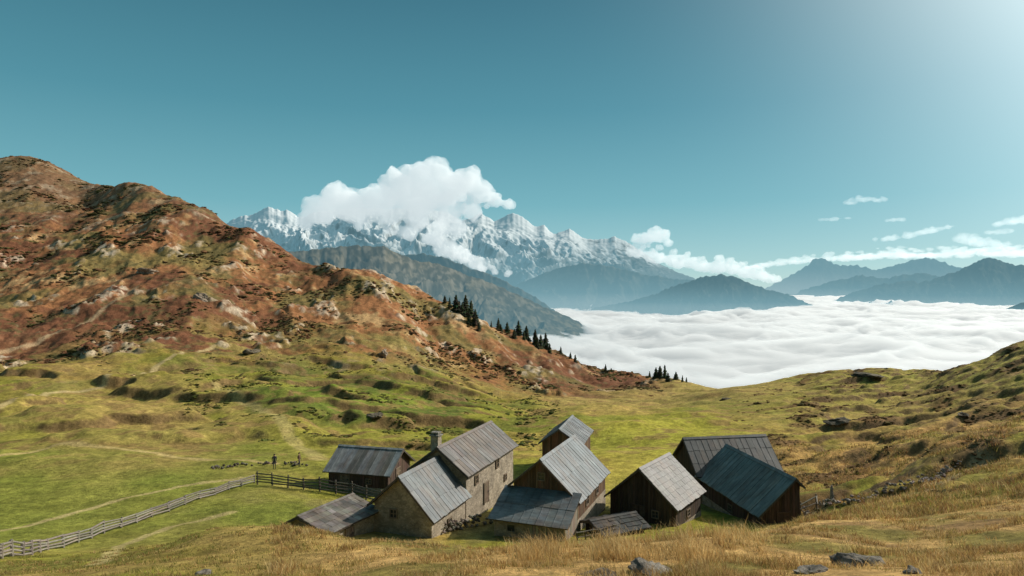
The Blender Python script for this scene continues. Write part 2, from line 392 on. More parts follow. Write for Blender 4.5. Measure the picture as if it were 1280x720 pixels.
def path_paint(pts, w, col, s):
    global CT
    W_ = [pix(a, b)[:2] for a, b in pts]
    best = np.full(X.shape, 1e9)
    for (x0, y0), (x1, y1) in zip(W_[:-1], W_[1:]):
        dx, dy = x1-x0, y1-y0; L2 = dx*dx+dy*dy+1e-9
        t = np.clip(((X-x0)*dx+(Y-y0)*dy)/L2, 0, 1)
        best = np.minimum(best, np.hypot(X-x0-t*dx, Y-y0-t*dy))
    wob = 1+0.4*fbm(X/3, Y/3, 2, 77)
    CT = mixm(CT, col, s*sm(w*1.3, w*0.5, best*wob))
path_paint([(0,664),(60,650),(140,628),(220,610),(300,598)], 0.45, (0.44, 0.34, 0.15), 0.85)
path_paint([(120,705),(150,682),(210,660),(290,640)], 0.45, (0.44, 0.34, 0.15), 0.8)
path_paint([(0,508),(60,492),(130,478),(200,455),(270,430)], 0.9, (0.44, 0.33, 0.16), 0.8)
path_paint([(0,440),(60,420),(120,395),(170,360)], 1.2, (0.42, 0.31, 0.18), 0.6)
path_paint([(0,570),(70,556),(140,560),(220,572),(300,575),(345,580)], 0.7, (0.42, 0.31, 0.13), 0.8)
path_paint([(270,480),(320,508),(360,545),(400,575)], 1.1, (0.42, 0.33, 0.13), 0.6)
path_paint([(1000,648),(1060,640),(1130,620),(1180,600),(1230,580)], 0.7, (0.48, 0.35, 0.19), 0.8)
ter = np_mesh('terrain', np.stack([X,Y,Z],-1).reshape(-1,3), grid_quads(*X.shape), MT['terrain'], True, CT.reshape(-1,3))
tag(ter, 'alpine hillside and meadow ground of green turf, russet heath and straw grass', 'ground', kind='structure')

# ------------------------------------------------------------------ mountains
def mountain(name, label, sky, D, Df, zf, seed, colf, haze, amp=0.45, nu=420, nv=110, jag=1.5, l1=30, pw=1.3, curve=None, oct=5, diag=0.25, el=0.42, ev=5.0, blur=26, fine=0.014):
    px = np.linspace(sky[0][0], sky[-1][0], nu); py = np.interp(px, [s[0] for s in sky], [s[1] for s in sky])
    py = py+jag*(fbm(px/9, px*0+seed, 5, seed, 0.6)-0.8*(ridged(px/17, px*0+seed, 3, seed+2)-0.6))
    Dr = np.full_like(px, D) if curve is None else np.interp(px, [c[0] for c in curve], [c[1] for c in curve])
    zr = (360-py)/F*Dr
    dpx = px[1]-px[0]; kr = int(3*blur/dpx); kk = np.exp(-0.5*((np.arange(-kr, kr+1)*dpx)/blur)**2); kk /= kk.sum()
    zs = np.convolve(np.pad(zr, kr, mode='edge'), kk, mode='valid')      # the broad ridge without its teeth
    v = np.concatenate([np.linspace(-0.4, 0, 14)[:-1], np.linspace(0, 1, nv)])
    Vv, Pp = np.meshgrid(v, px, indexing='ij')
    DR = np.broadcast_to(Dr, Vv.shape); ZS = np.broadcast_to(zs, Vv.shape)
    yy = DR-(DR*(1-Df/D))*Vv
    vc = np.clip(Vv, 0, 1)
    ZR = ZS+(np.broadcast_to(zr, Vv.shape)-ZS)*np.exp(-np.abs(Vv)*10)
    prof = (1-vc)**pw-np.clip(-Vv, 0, 1)*1.4
    z = zf+(ZR-zf)*prof
    asp = (D-Df)/(D/F)            # run in pixels of world width
    wx = 0.8*fbm(Pp/l1*0.7, Vv*asp/l1*0.7, 3, seed+3)
    val = 1-ridged(Pp/l1+wx+Vv*asp/l1*diag, Vv*asp/l1*el+wx*0.8, oct, seed+5, 0.5)
    env = np.clip(vc*ev, 0, 1)*(1-0.45*vc)
    z = z-np.clip(val, 0, 2)*env*(ZS-zf)*amp
    z = z+fbm(Pp/6, Vv*asp/6, 4, seed+9)*fine*(ZS-zf)*np.clip(vc*6, 0.0, 1)
    xx = (Pp-640)/F*yy
    nz = np.abs(normals(xx, yy, z)[..., 2])
    pyimg = 360-z/yy*F
    c = colf(Pp, pyimg, nz, fbm(Pp/7, Vv*asp/5, 4, seed+15), fbm(Pp/26, Vv*asp/16, 3, seed+17))
    hz = haze(Pp, pyimg)  # share of painted haze, rising towards the foot
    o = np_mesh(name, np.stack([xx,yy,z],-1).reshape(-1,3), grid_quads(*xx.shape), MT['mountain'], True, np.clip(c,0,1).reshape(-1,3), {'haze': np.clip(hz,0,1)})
    return tag(o, label, 'mountain', kind='structure')
def c_snow(px, py, nz, n, n2):
    c = np.zeros(px.shape+(3,))+C3((0.20, 0.20, 0.19))
    line = np.interp(px, [280, 400, 560, 640, 720, 800, 850], [318, 324, 334, 338, 328, 314, 318])
    s = sm(20, -20, py-line+36*n+28*n2)*sm(0.20, 0.55, nz+0.30*n)
    return mixm(c, (0.9, 0.92, 0.93), s)
def c_rock(px, py, nz, n, n2):
    c = np.zeros(px.shape+(3,))+C3((0.085, 0.078, 0.056))
    c = mixm(c, (0.18, 0.15, 0.10), sm(-0.2, 0.5, n+n2))
    return mixm(c, (0.24, 0.21, 0.17), sm(0.78, 0.55, nz)*sm(-0.1, 0.4, n)*0.6)
def c_dark(px, py, nz, n, n2):
    c = np.zeros(px.shape+(3,))+C3((0.07, 0.08, 0.06))
    return mixm(c, (0.15, 0.14, 0.11), sm(-0.2, 0.5, n))
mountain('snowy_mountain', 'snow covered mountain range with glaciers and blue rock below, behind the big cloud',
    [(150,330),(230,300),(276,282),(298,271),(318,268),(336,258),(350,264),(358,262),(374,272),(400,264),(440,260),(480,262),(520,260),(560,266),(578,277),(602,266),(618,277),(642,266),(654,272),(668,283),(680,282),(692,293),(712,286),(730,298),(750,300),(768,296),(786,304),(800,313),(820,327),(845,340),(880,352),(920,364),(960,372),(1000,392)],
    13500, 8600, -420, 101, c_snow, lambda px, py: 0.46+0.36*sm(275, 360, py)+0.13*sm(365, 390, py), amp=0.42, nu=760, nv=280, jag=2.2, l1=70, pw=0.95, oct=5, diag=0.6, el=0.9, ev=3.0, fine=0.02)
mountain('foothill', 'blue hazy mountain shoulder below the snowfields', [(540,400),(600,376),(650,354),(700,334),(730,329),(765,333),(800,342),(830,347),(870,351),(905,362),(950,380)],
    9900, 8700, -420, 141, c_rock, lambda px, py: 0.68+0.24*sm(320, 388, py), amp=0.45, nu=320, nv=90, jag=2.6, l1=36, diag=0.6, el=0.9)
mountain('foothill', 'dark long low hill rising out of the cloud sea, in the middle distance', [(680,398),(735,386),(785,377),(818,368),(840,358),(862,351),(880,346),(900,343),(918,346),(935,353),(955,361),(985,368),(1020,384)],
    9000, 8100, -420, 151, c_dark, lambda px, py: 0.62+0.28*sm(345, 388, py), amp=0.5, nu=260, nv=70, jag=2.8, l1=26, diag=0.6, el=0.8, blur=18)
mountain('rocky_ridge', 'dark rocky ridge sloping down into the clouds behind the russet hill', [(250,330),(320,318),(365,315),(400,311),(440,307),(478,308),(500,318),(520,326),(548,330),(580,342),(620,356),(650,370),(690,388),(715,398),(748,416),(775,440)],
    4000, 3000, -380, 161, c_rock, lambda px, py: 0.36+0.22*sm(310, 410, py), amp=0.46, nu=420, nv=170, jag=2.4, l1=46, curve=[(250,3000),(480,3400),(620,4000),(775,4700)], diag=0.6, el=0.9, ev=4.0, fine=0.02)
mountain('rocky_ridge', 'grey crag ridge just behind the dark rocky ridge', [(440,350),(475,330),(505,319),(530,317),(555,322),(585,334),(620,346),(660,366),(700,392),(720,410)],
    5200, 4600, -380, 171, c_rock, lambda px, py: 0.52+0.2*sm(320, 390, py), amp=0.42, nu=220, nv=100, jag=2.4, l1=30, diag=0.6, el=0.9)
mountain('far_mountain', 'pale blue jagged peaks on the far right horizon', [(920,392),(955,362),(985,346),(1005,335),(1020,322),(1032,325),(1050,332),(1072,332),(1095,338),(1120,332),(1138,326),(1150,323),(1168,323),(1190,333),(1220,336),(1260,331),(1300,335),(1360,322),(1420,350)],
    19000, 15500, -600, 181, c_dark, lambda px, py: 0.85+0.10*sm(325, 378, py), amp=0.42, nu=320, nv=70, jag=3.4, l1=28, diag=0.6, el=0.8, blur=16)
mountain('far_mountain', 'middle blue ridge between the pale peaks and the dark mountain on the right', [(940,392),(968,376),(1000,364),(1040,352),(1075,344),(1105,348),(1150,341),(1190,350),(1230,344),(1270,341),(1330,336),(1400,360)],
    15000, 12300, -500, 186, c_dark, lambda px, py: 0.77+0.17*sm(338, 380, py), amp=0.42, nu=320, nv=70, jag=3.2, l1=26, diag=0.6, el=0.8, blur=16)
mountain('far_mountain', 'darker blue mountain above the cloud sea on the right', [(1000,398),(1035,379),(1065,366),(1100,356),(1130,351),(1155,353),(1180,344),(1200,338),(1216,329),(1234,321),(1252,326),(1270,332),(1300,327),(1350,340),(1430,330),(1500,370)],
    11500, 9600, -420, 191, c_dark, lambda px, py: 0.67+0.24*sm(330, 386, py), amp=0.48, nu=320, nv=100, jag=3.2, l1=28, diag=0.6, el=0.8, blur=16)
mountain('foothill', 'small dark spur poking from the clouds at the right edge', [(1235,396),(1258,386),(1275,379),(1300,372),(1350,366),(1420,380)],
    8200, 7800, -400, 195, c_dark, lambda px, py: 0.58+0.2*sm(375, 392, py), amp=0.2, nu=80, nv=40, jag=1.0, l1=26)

# ------------------------------------------------------------------ sea of clouds: closed body of vapour with a billowing top
cu = np.linspace(-1.3, 1.3, 680)
cy = np.concatenate([np.exp(np.linspace(math.log(1100), math.log(9500), 680))[:-1], np.exp(np.linspace(math.log(9500), math.log(90000), 160))])
CYY, CUU = np.meshgrid(cy, cu, indexing='ij'); CXX = CUU*CYY
bil = 0; patch = 0.35+0.65*sm(-0.35, 0.35, fbm(CXX/2400, CYY/1500, 3, 330))
w1 = 420*fbm(CXX/1100, CYY/800, 4, 331); w2 = 420*fbm(CXX/1100+40, CYY/800, 4, 332)
for i, (l, a) in enumerate(((2600, 105), (1050, 88), (430, 66), (190, 42), (90, 22), (45, 10))):
    bil = bil+a*(0.5-1.25*np.abs(noise2((CXX*0.85+w1)/l, (CYY+w2)/l, 310+i)))*(1 if i < 2 else sm(18000, 6000, CYY)*patch)
CZZ = -330+bil+60*sm(7000, 20000, CYY)*fbm(CXX/3000, CYY/5000, 3, 340)+90*sm(8000, 14000, CYY)
nr, nc = CXX.shape; q = grid_quads(nr, nc); tri = np.concatenate([q[:, [0,1,2]], q[:, [0,2,3]]])
ii = np.arange(nr*nc).reshape(nr, nc); ring = np.concatenate([ii[0,:-1], ii[:-1,-1], ii[-1,:0:-1], ii[:0:-1,0]])
Vt = np.stack([CXX,CYY,CZZ],-1).reshape(-1,3); Vr = Vt[ring].copy(); Vr[:,2] = -900; nb0 = len(Vt); nR = len(ring)
cen = np.array([[0.0, 20000.0, -900.0]]); k = np.arange(nR); k2 = (k+1) % nR
side = np.concatenate([np.stack([ring[k], nb0+k, ring[k2]],-1), np.stack([ring[k2], nb0+k, nb0+k2],-1)])
bot = np.stack([nb0+k, np.full(nR, nb0+nR), nb0+k2],-1)
cs = np_mesh('cloud_sea', np.concatenate([Vt, Vr, cen]), np.concatenate([tri, side, bot]), MT['cloudsea'], True)
bm = bmesh.new(); bm.from_mesh(cs.data); bmesh.ops.recalc_face_normals(bm, faces=bm.faces); bm.to_mesh(cs.data); bm.free()
tag(cs, 'white sea of clouds filling the valley below the mountains', 'clouds', kind='structure')

# ------------------------------------------------------------------ clouds in the sky
crand = random.Random(5)
def remesh(me, vox):
    o = bpy.data.objects.new('cloud_tmp', me); COL.objects.link(o)
    md = o.modifiers.new('r', 'REMESH'); md.mode = 'VOXEL'; md.voxel_size = vox
    dg = bpy.context.evaluated_depsgraph_get()
    m2 = bpy.data.meshes.new_from_object(o.evaluated_get(dg))
    bpy.data.objects.remove(o); bpy.data.meshes.remove(me); return m2
def cloud(name, label, blobs, D, mat, vox=1.6, amps=((22, 5.0), (9, 3.2), (4, 1.6)), seed=0, group=None):
    s = D/F; bm = bmesh.new()
    for bl in blobs:
        px, py, rx = bl[:3]; ry = bl[3] if len(bl) > 3 else rx; rz = bl[4] if len(bl) > 4 else rx*0.8
        off = crand.uniform(-0.5, 0.5)*rx
        r = bmesh.ops.create_icosphere(bm, subdivisions=2, radius=1)
        for v in r['verts']:
            v.co = Vector(((px-640+v.co.x*rx), v.co.y*rz+off, (360-py)+v.co.z*ry))
    me = bpy.data.meshes.new('cloud_tmp'); bm.to_mesh(me); bm.free()
    m2 = remesh(me, vox)
    nv = len(m2.vertices); co = np.empty(nv*3, np.float32); m2.vertices.foreach_get('co', co); co = co.reshape(-1,3).astype(float)
    no = np.empty(nv*3, np.float32); m2.vertices.foreach_get('normal', no); no = no.reshape(-1,3)
    disp = 0
    for i, (l, a) in enumerate(amps):
        q = co/l+100*i+seed
        w = np.stack([noise3(q*0.8+31, seed), noise3(q*0.8+57, seed+1), noise3(q*0.8+83, seed+2)], -1)
        disp = disp+a*(0.6-1.4*np.abs(noise3(q+0.5*w, seed+7*i)))
    co = co+no*disp[:, None]
    m2.vertices.foreach_set('co', co.astype(np.float32).ravel()); m2.update()
    m2 = remesh(m2, vox*0.85)       # clean closed skin again
    nv = len(m2.vertices); co = np.empty(nv*3, np.float32); m2.vertices.foreach_get('co', co); co = co.reshape(-1,3).astype(float)
    ctr = np.array([co[:,0].mean(), 0, co[:,2].mean()])
    co = (co-ctr)*s
    m2.vertices.foreach_set('co', co.astype(np.float32).ravel()); m2.update()
    m2.polygons.foreach_set('use_smooth', np.ones(len(m2.polygons), bool))
    m2.materials.clear(); m2.materials.append(mat); m2.name = name
    o = bpy.data.objects.new(name, m2); COL.objects.link(o)
    o.location = (ctr[0]*s, D, ctr[2]*s)
    return tag(o, label, 'cloud', group)
def puffs(line, n, h, r0, r1, flat=1.0):
    """random overlapping lobes heaped along a base line of (px, py, relative height)"""
    out = []
    for _ in range(n):
        i = crand.randrange(len(line)-1); t = crand.random(); a, b = line[i], line[i+1]
        px = a[0]+(b[0]-a[0])*t; py = a[1]+(b[1]-a[1])*t; hh = a[2]+(b[2]-a[2])*t
        k = crand.random()**1.6; r = (r1+(r0-r1)*k)*(0.5+0.5*hh)
        out.append((px, py-h*hh*k*0.9, r*crand.uniform(.8,1.3), r*flat*crand.uniform(.7,1.1), r*1.2))
    return out
big = [(398,264,19),(384,274,12),(418,250,19),(440,258,22),(470,250,21),(495,237,23),(518,220,22),(542,214,17),(528,243,28),(558,236,24),(584,231,19),(603,243,15),(558,260,22),(522,263,21),(490,265,17),(458,268,14),(545,284,14),(572,284,14),(590,264,15),(616,249,10)]
big += puffs([(540,300,.6),(560,314,.8),(582,324,.8),(605,336,.7),(638,342,.3)], 60, 17, 3, 8, 0.85)+puffs([(372,280,.5),(420,281,.5),(470,285,.5),(520,294,.6)], 20, 14, 3, 8, 0.6)+puffs([(606,258,.6),(625,253,.5),(640,258,.2)], 16, 10, 3, 6, .8)
cloud('cumulus_cloud', 'big white cumulus cloud piled up in front of the snowy mountains', big, 6500, MT['cumulus'], vox=1.3, amps=((26, 9.0), (11, 5.6), (5, 2.8)), seed=3)
cloud('cumulus_cloud', 'small white cumulus bank on the mountain shoulder above the dark low hill',
    puffs([(792,300,.4),(815,298,1.0),(830,296,.7),(836,305,.3)], 26, 14, 4, 8)+puffs([(790,316,.6),(830,326,1),(870,334,.9),(910,337,.9),(950,346,.6),(975,352,.3)], 130, 20, 3, 7.5, .8), 8100, MT['bank'], vox=0.9, amps=((9,3.2),(4,1.9),(2,0.9)), seed=9)
def wisps(label, line, n, h, r0, r1, D, seed, flat=0.35):
    return cloud('wispy_cloud', label, puffs(line, n, h, r0, r1, flat), D, MT['wisp'], vox=0.8, amps=((9,2.4),(4,1.7),(2,0.9)), seed=seed)
wisps('long low cloud bank behind the far right peaks', [(930,336,.2),(985,328,.4),(1050,324,.6),(1110,320,.8),(1180,320,.8),(1240,318,.8),(1330,318,.9)], 170, 16, 3, 11, 24000, 21, .28)
wisps('flat broken cloud streak above the low bank on the right', [(1090,301,.3),(1130,297,.8),(1160,290,.8),(1192,283,.2)], 44, 8, 2.5, 7, 17000, 23, .24)
wisps('puffy small cloud at the right above the darker blue mountain', [(1198,298,.6),(1222,304,1),(1262,308,.5)], 40, 12, 3, 7, 15000, 25, .6)
wisps('thin cloud at the right edge, highest of the edge clouds', [(1246,281,.3),(1275,277,.9),(1320,270,1)], 28, 9, 3, 8, 15000, 27, .38)
wisps('tiny flat cloud just under the right edge cloud', [(1232,291,.3),(1256,291,.9),(1274,289,.4)], 18, 5, 2.5, 5, 15000, 28, .3)
wisps('small thin cloud alone in the open sky, highest of all', [(1054,255,.3),(1076,253,1),(1104,250,.3)], 30, 10, 2.5, 6, 15000, 29, .28)
wisps('faint straight cloud streak below the lone thin cloud', [(1022,275,.2),(1045,274,.6),(1070,272,.2)], 18, 2, 2.5, 5, 15000, 30, .2)
wisps('tiny pale cloud streak right of the faint straight streak', [(1108,276,.3),(1120,275,.6),(1132,275,.3)], 10, 3, 2.5, 4.5, 15000, 31, .26)

# ------------------------------------------------------------------ huts
def jit(c, a): 
    k = 1+random.uniform(-a, a); return tuple(max(0.005, q*k*(1+random.uniform(-a, a)*0.25)) for q in c)
WOOD_D = (0.062, 0.044, 0.032); WOOD_B = (0.125, 0.076, 0.046); WOOD_G = (0.22, 0.185, 0.145); WOOD_R = (0.082, 0.052, 0.038)
class Sect:
    def __init__(s, root, zroot, y0, L, wl, wr, zr, zel, zer, zb):
        s.root = root; s.y0 = y0; s.L = L; s.wl = wl; s.wr = wr
        s.zr = zr-zroot; s.zel = zel-zroot; s.zer = zer-zroot; s.zb = zb-zroot
        s.xl = -wl+min(0.38, wl*0.3); s.xr = wr-min(0.38, wr*0.3); s.ya = y0+0.4; s.yb = y0+L-0.4
    def zt(s, x):
        return s.zr+(s.zer-s.zr)*x/s.wr if x > 0 else s.zr+(s.zel-s.zr)*(-x)/s.wl
    def top(s, x): return s.zt(x)-0.14
    def core(s, mat, col=(0.03, 0.024, 0.02), inset=0.0, name='wall'):
        m = MB(); i = inset
        m.prism_y([(s.xl+i, s.zb-1.6), (s.xr-i, s.zb-1.6), (s.xr-i, s.top(s.xr)), (0, s.top(0)), (s.xl+i, s.top(s.xl))], s.ya+i, s.yb-i, col)
        return m
    def planks(s, m, col, z0=None, step=0.23, faces='fblr', ja=0.35):
        z0 = s.zb-1.4 if z0 is None else z0; g = 0.012; t = 0.035
        for face in faces:
            if face in 'fb':
                y = s.ya if face == 'f' else s.yb; x = s.xl
                ys_ = (y-t, y) if face == 'f' else (y, y+t)
                while x < s.xr-0.02:
                    x2 = min(x+step, s.xr); a, b = x+g, x2-g; za, zb_ = s.top(a), s.top(b); o = random.uniform(0, 0.012)
                    if a < 0 < b: za = zb_ = min(za, zb_)
                    q = [(a,ys_[0]-o,z0),(b,ys_[0]-o,z0),(b,ys_[1],z0),(a,ys_[1],z0),(a,ys_[0]-o,za),(b,ys_[0]-o,zb_),(b,ys_[1],zb_),(a,ys_[1],za)] if face == 'f' else [(a,ys_[0],z0),(b,ys_[0],z0),(b,ys_[1]+o,z0),(a,ys_[1]+o,z0),(a,ys_[0],za),(b,ys_[0],zb_),(b,ys_[1]+o,zb_),(a,ys_[1]+o,za)]
                    m.hexa(q, jit(col, ja)); x = x2
            else:
                x = s.xl if face == 'l' else s.xr; zt = s.top(x); y = s.ya
                while y < s.yb-0.02:
                    y2 = min(y+step, s.yb); o = random.uniform(0, 0.012)
                    m.box(*((x-t-o, x) if face == 'l' else (x, x+t+o)), y+g, y2-g, z0, zt, jit(col, ja)); y = y2
    def roof(s, cols, sw=0.86, sl=1.7, ja=0.16, ridge=True, under=(0.05,0.04,0.03), lift=0.03):
        m = MB(); y0, y1 = s.y0, s.y0+s.L; t = 0.10
        for sg, w, ze in ((-1, s.wl, s.zel), (1, s.wr, s.zer)):
            X0, X1 = 0.0, sg*w
            m.hexa([(X0,y0,s.zr-t),(X1,y0,ze-t),(X1,y1,ze-t),(X0,y1,s.zr-t),(X0,y0,s.zr-0.01),(X1,y0,ze-0.01),(X1,y1,ze-0.01),(X0,y1,s.zr-0.01)], under)
            sl_len = math.hypot(w, s.zr-ze); nr = max(1, round(sl_len/sl)); ny = max(1, round(s.L/sw))
            for r in range(nr):
                for k in range(ny):
                    f0 = r/nr-(0.02 if r else 0); f1 = (r+1)/nr+(0.015 if r == nr-1 else 0.02)
                    f1 += random.uniform(-0.008, 0.008)
                    a = y0+s.L*k/ny-(0.03 if k == 0 else -0.004); b = y0+s.L*(k+1)/ny+(0.03 if k == ny-1 else -0.004)
                    l0 = 0.012+0.004*(nr-r)+random.uniform(0, lift*0.5); l1 = l0+0.012+random.uniform(0, lift)
                    def P3(f, y, l): return (sg*w*f, y, s.zr+(ze-s.zr)*f+l)
                    e = random.uniform(-0.01, 0.015)
                    base_ = random.choice(cols); th = 0.018
                    q = [P3(f0,a,l0-th),P3(f1,a,l1-th),P3(f1,b,l1-th+e),P3(f0,b,l0-th),P3(f0,a,l0),P3(f1,a,l1),P3(f1,b,l1+e),P3(f0,b,l0)]
                    m.hexa(q, jit(base_, ja))
                    if sw > 0.5:   # raised lap along the sheet edge
                        a2 = a+0.04
                        q = [P3(f0,a,l0+0.001),P3(f1,a,l1+0.001),P3(f1,a2,l1+0.001),P3(f0,a2,l0+0.001),P3(f0,a,l0+0.024),P3(f1,a,l1+0.024),P3(f1,a2,l1+0.024),P3(f0,a2,l0+0.024)]
                        m.hexa(q, jit(base_, ja))
        ro = m.build('roof', MT['roof'], s.root)
        if ridge:
            c = MB(); e = 0.22; c0 = jit(cols[0], 0.1); k = 0.075
            zl = s.zr+(s.zel-s.zr)*e/s.wl; zr_ = s.zr+(s.zer-s.zr)*min(e, s.wr)/s.wr
            c.prism_y([(-e, zl+k), (0, s.zr+k), (min(e, s.wr), zr_+k), (min(e, s.wr), zr_+k+0.03), (0, s.zr+k+0.035), (-e, zl+k+0.03)], y0-0.05, y1+0.05, c0)
            c.build('ridge_cap', MT['roof'], ro)
        return ro
    def barge(s, ends='fb', col=(0.09, 0.075, 0.06)):
        for e in ends:
            ya, yb = (s.y0-0.075, s.y0-0.035) if e == 'f' else (s.y0+s.L+0.035, s.y0+s.L+0.075)
            for sg, w, ze in ((-1, s.wl, s.zel), (1, s.wr, s.zer)):
                m = MB(); x1 = sg*(w+0.03)
                m.prism_y([(0, s.zr+0.02), (x1, ze+0.02), (x1, ze-0.17), (0, s.zr-0.17)], ya, yb, jit(col, 0.15))
                m.build('barge_board', MT['wood'], s.root)
    def opening(s, face, a, z, w, h, kind='window', col=(0.16, 0.12, 0.085)):
        """a: position along the wall, z: sill height above hut base"""
        def bx(m, u0, u1, z0, z1, d0, d1, c):
            if face == 'f': m.box(u0, u1, s.ya-d1, s.ya-d0, z0, z1, c)
            elif face == 'b': m.box(u0, u1, s.yb+d0, s.yb+d1, z0, z1, c)
            elif face == 'r': m.box(s.xr+d0, s.xr+d1, u0, u1, z0, z1, c)
            else: m.box(s.xl-d1, s.xl-d0, u0, u1, z0, z1, c)
        fr = MB(); b = 0.09
        bx(fr, a-w/2-b, a-w/2, z-b, z+h+b, 0.03, 0.11, jit(col, 0.1)); bx(fr, a+w/2, a+w/2+b, z-b, z+h+b, 0.03, 0.11, jit(col, 0.1))
        bx(fr, a-w/2, a+w/2, z+h, z+h+b, 0.03, 0.108, jit(col, 0.1))
        if kind == 'window':
            bx(fr, a-w/2, a+w/2, z-b, z, 0.03, 0.14, jit(col, 0.1))
            wi = fr.build('window', MT['frame'], s.root)
            p = MB(); bx(p, a-w/2, a+w/2, z, z+h, 0.02, 0.06, (0.02,0.02,0.02)); p.build('pane', MT['glass'], wi)
            mu = MB(); bx(mu, a-0.025, a+0.025, z, z+h, 0.062, 0.09, col); bx(mu, a-w/2, a-0.025, z+h/2-0.02, z+h/2+0.02, 0.062, 0.088, col); bx(mu, a+0.025, a+w/2, z+h/2-0.02, z+h/2+0.02, 0.062, 0.088, col)
            mu.build('mullion', MT['frame'], wi)
        else:
            m = MB(); k = 5
            for i in range(k):
                bx(m, a-w/2+w*i/k+0.006, a-w/2+w*(i+1)/k-0.006, z, z+h, 0.02, 0.075+random.uniform(0, 0.01), jit(col, 0.3))
            for zz in (z+0.3, z+h-0.4): bx(m, a-w/2, a+w/2, zz, zz+0.14, 0.086, 0.11, jit(col, 0.2))
            dr = m.build('door', MT['wood'], s.root)
            fr.build('door_frame', MT['frame'], dr)
            hd = MB(); bx(hd, a+w/2-0.16, a+w/2-0.11, z+h*0.48, z+h*0.48+0.14, 0.112, 0.16, (0.05,0.05,0.05)); bx(hd, a+w/2-0.30, a+w/2-0.16, z+h*0.5, z+h*0.5+0.03, 0.125, 0.15, (0.05,0.05,0.05)); hd.build('handle', MT['frame'], dr)

def root_at(name, x, y, zb, ang, label, cat='hut', group='old farm huts of the hamlet'):
    r = empty(name, (x, y, zb), -math.radians(ang)); return tag(r, label, cat, group)

# stone farmhouse: lower front section and taller rear section
R = root_at('stone_farmhouse', -8.6, 51.6, -18.8, 20.3, 'long stone farmhouse with two roof levels and a chimney, left of centre', 'house')
S = Sect(R, -18.8, 0, 6.9, 2.7, 3.0, -14.3, -16.7, -17.4, -18.8)
S.core(MT['stone']).build('wall', MT['stone'], R)
S.roof([(0.135,0.152,0.16),(0.115,0.13,0.138),(0.155,0.168,0.172)], sw=0.6, ja=0.1); S.barge('f')
S.opening('f', -0.6, 1.3, 0.5, 0.55); S.opening('r', 3.4, 0.1, 0.5, 0.5)
T = Sect(R, -18.8, 6.5, 12.2, 2.8, 2.9, -13.5, -15.6, -15.7, -19.5)
T.core(MT['stone']).build('wall', MT['stone'], R)
ro = T.roof([(0.15,0.122,0.1),(0.12,0.095,0.078),(0.165,0.15,0.138),(0.135,0.122,0.112)], sw=0.62, ja=0.2); T.barge('fb')
for a, z_, w_ in ((9.0, 1.9, 0.55), (13.9, 2.1, 0.6)): T.opening('r', a, z_, w_, 0.65, col=(0.17,0.12,0.08))
T.opening('r', 11.2, -0.4, 0.95, 1.75, 'door'); T.opening('r', 16.0, 0.35, 0.5, 0.5)
ch = MB(); ch.box(-1.0, -0.3, 7.3, 8.0, T.zr-1.0, T.zr+0.75); cho = ch.build('chimney', MT['stone'], ro)
cc = MB(); cc.box(-1.1, -0.2, 7.2, 8.1, T.zr+0.753, T.zr+0.85, (0.25,0.23,0.2)); cc.box(-0.95, -0.75, 7.4, 7.9, T.zr+0.853, T.zr+1.0, (0.2,0.18,0.15)); cc.box(-0.55, -0.35, 7.4, 7.9, T.zr+0.853, T.zr+1.0, (0.2,0.18,0.15)); cc.box(-1.0, -0.3, 7.35, 7.95, T.zr+1.003, T.zr+1.08, (0.25,0.23,0.2))
cc.build('chimney_cap', MT['rock'], ro)

# central timber house with lean-to in front
R = root_at('timber_house', 2.2, 54.0, -19.0, 21.6, 'timber house with steep blue grey roof and lower lean-to roof in front, centre', 'house')
S = Sect(R, -19.0, 0, 9.8, 2.7, 3.3, -13.6, -15.9, -16.7, -19.0)
m = S.core(MT['wood']); S.planks(m, WOOD_B); m.build('wall', MT['wood'], R)
S.roof([(0.155,0.176,0.186),(0.135,0.155,0.165),(0.172,0.192,0.20)], sw=0.6, sl=2.2, ja=0.1); S.barge('fb', (0.13,0.09,0.065))
m = MB(); m.prism_y([(S.xl,-0.8),(S.xr,-0.8),(S.xr,0.85),(S.xl,0.85)], S.ya-0.06, S.yb+0.06); m.box(S.xl-0.06, S.xl, S.ya-0.06, S.yb+0.06, -0.8, 0.85); m.box(S.xr, S.xr+0.06, S.ya-0.06, S.yb+0.06, -0.8, 0.85)
m.build('stone_base', MT['stone'], R)
S.opening('r', 3.2, 1.3, 0.7, 0.75); S.opening('r', 6.4, 1.3, 0.7, 0.75); S.opening('f', 0.0, 3.75, 0.5, 0.5)
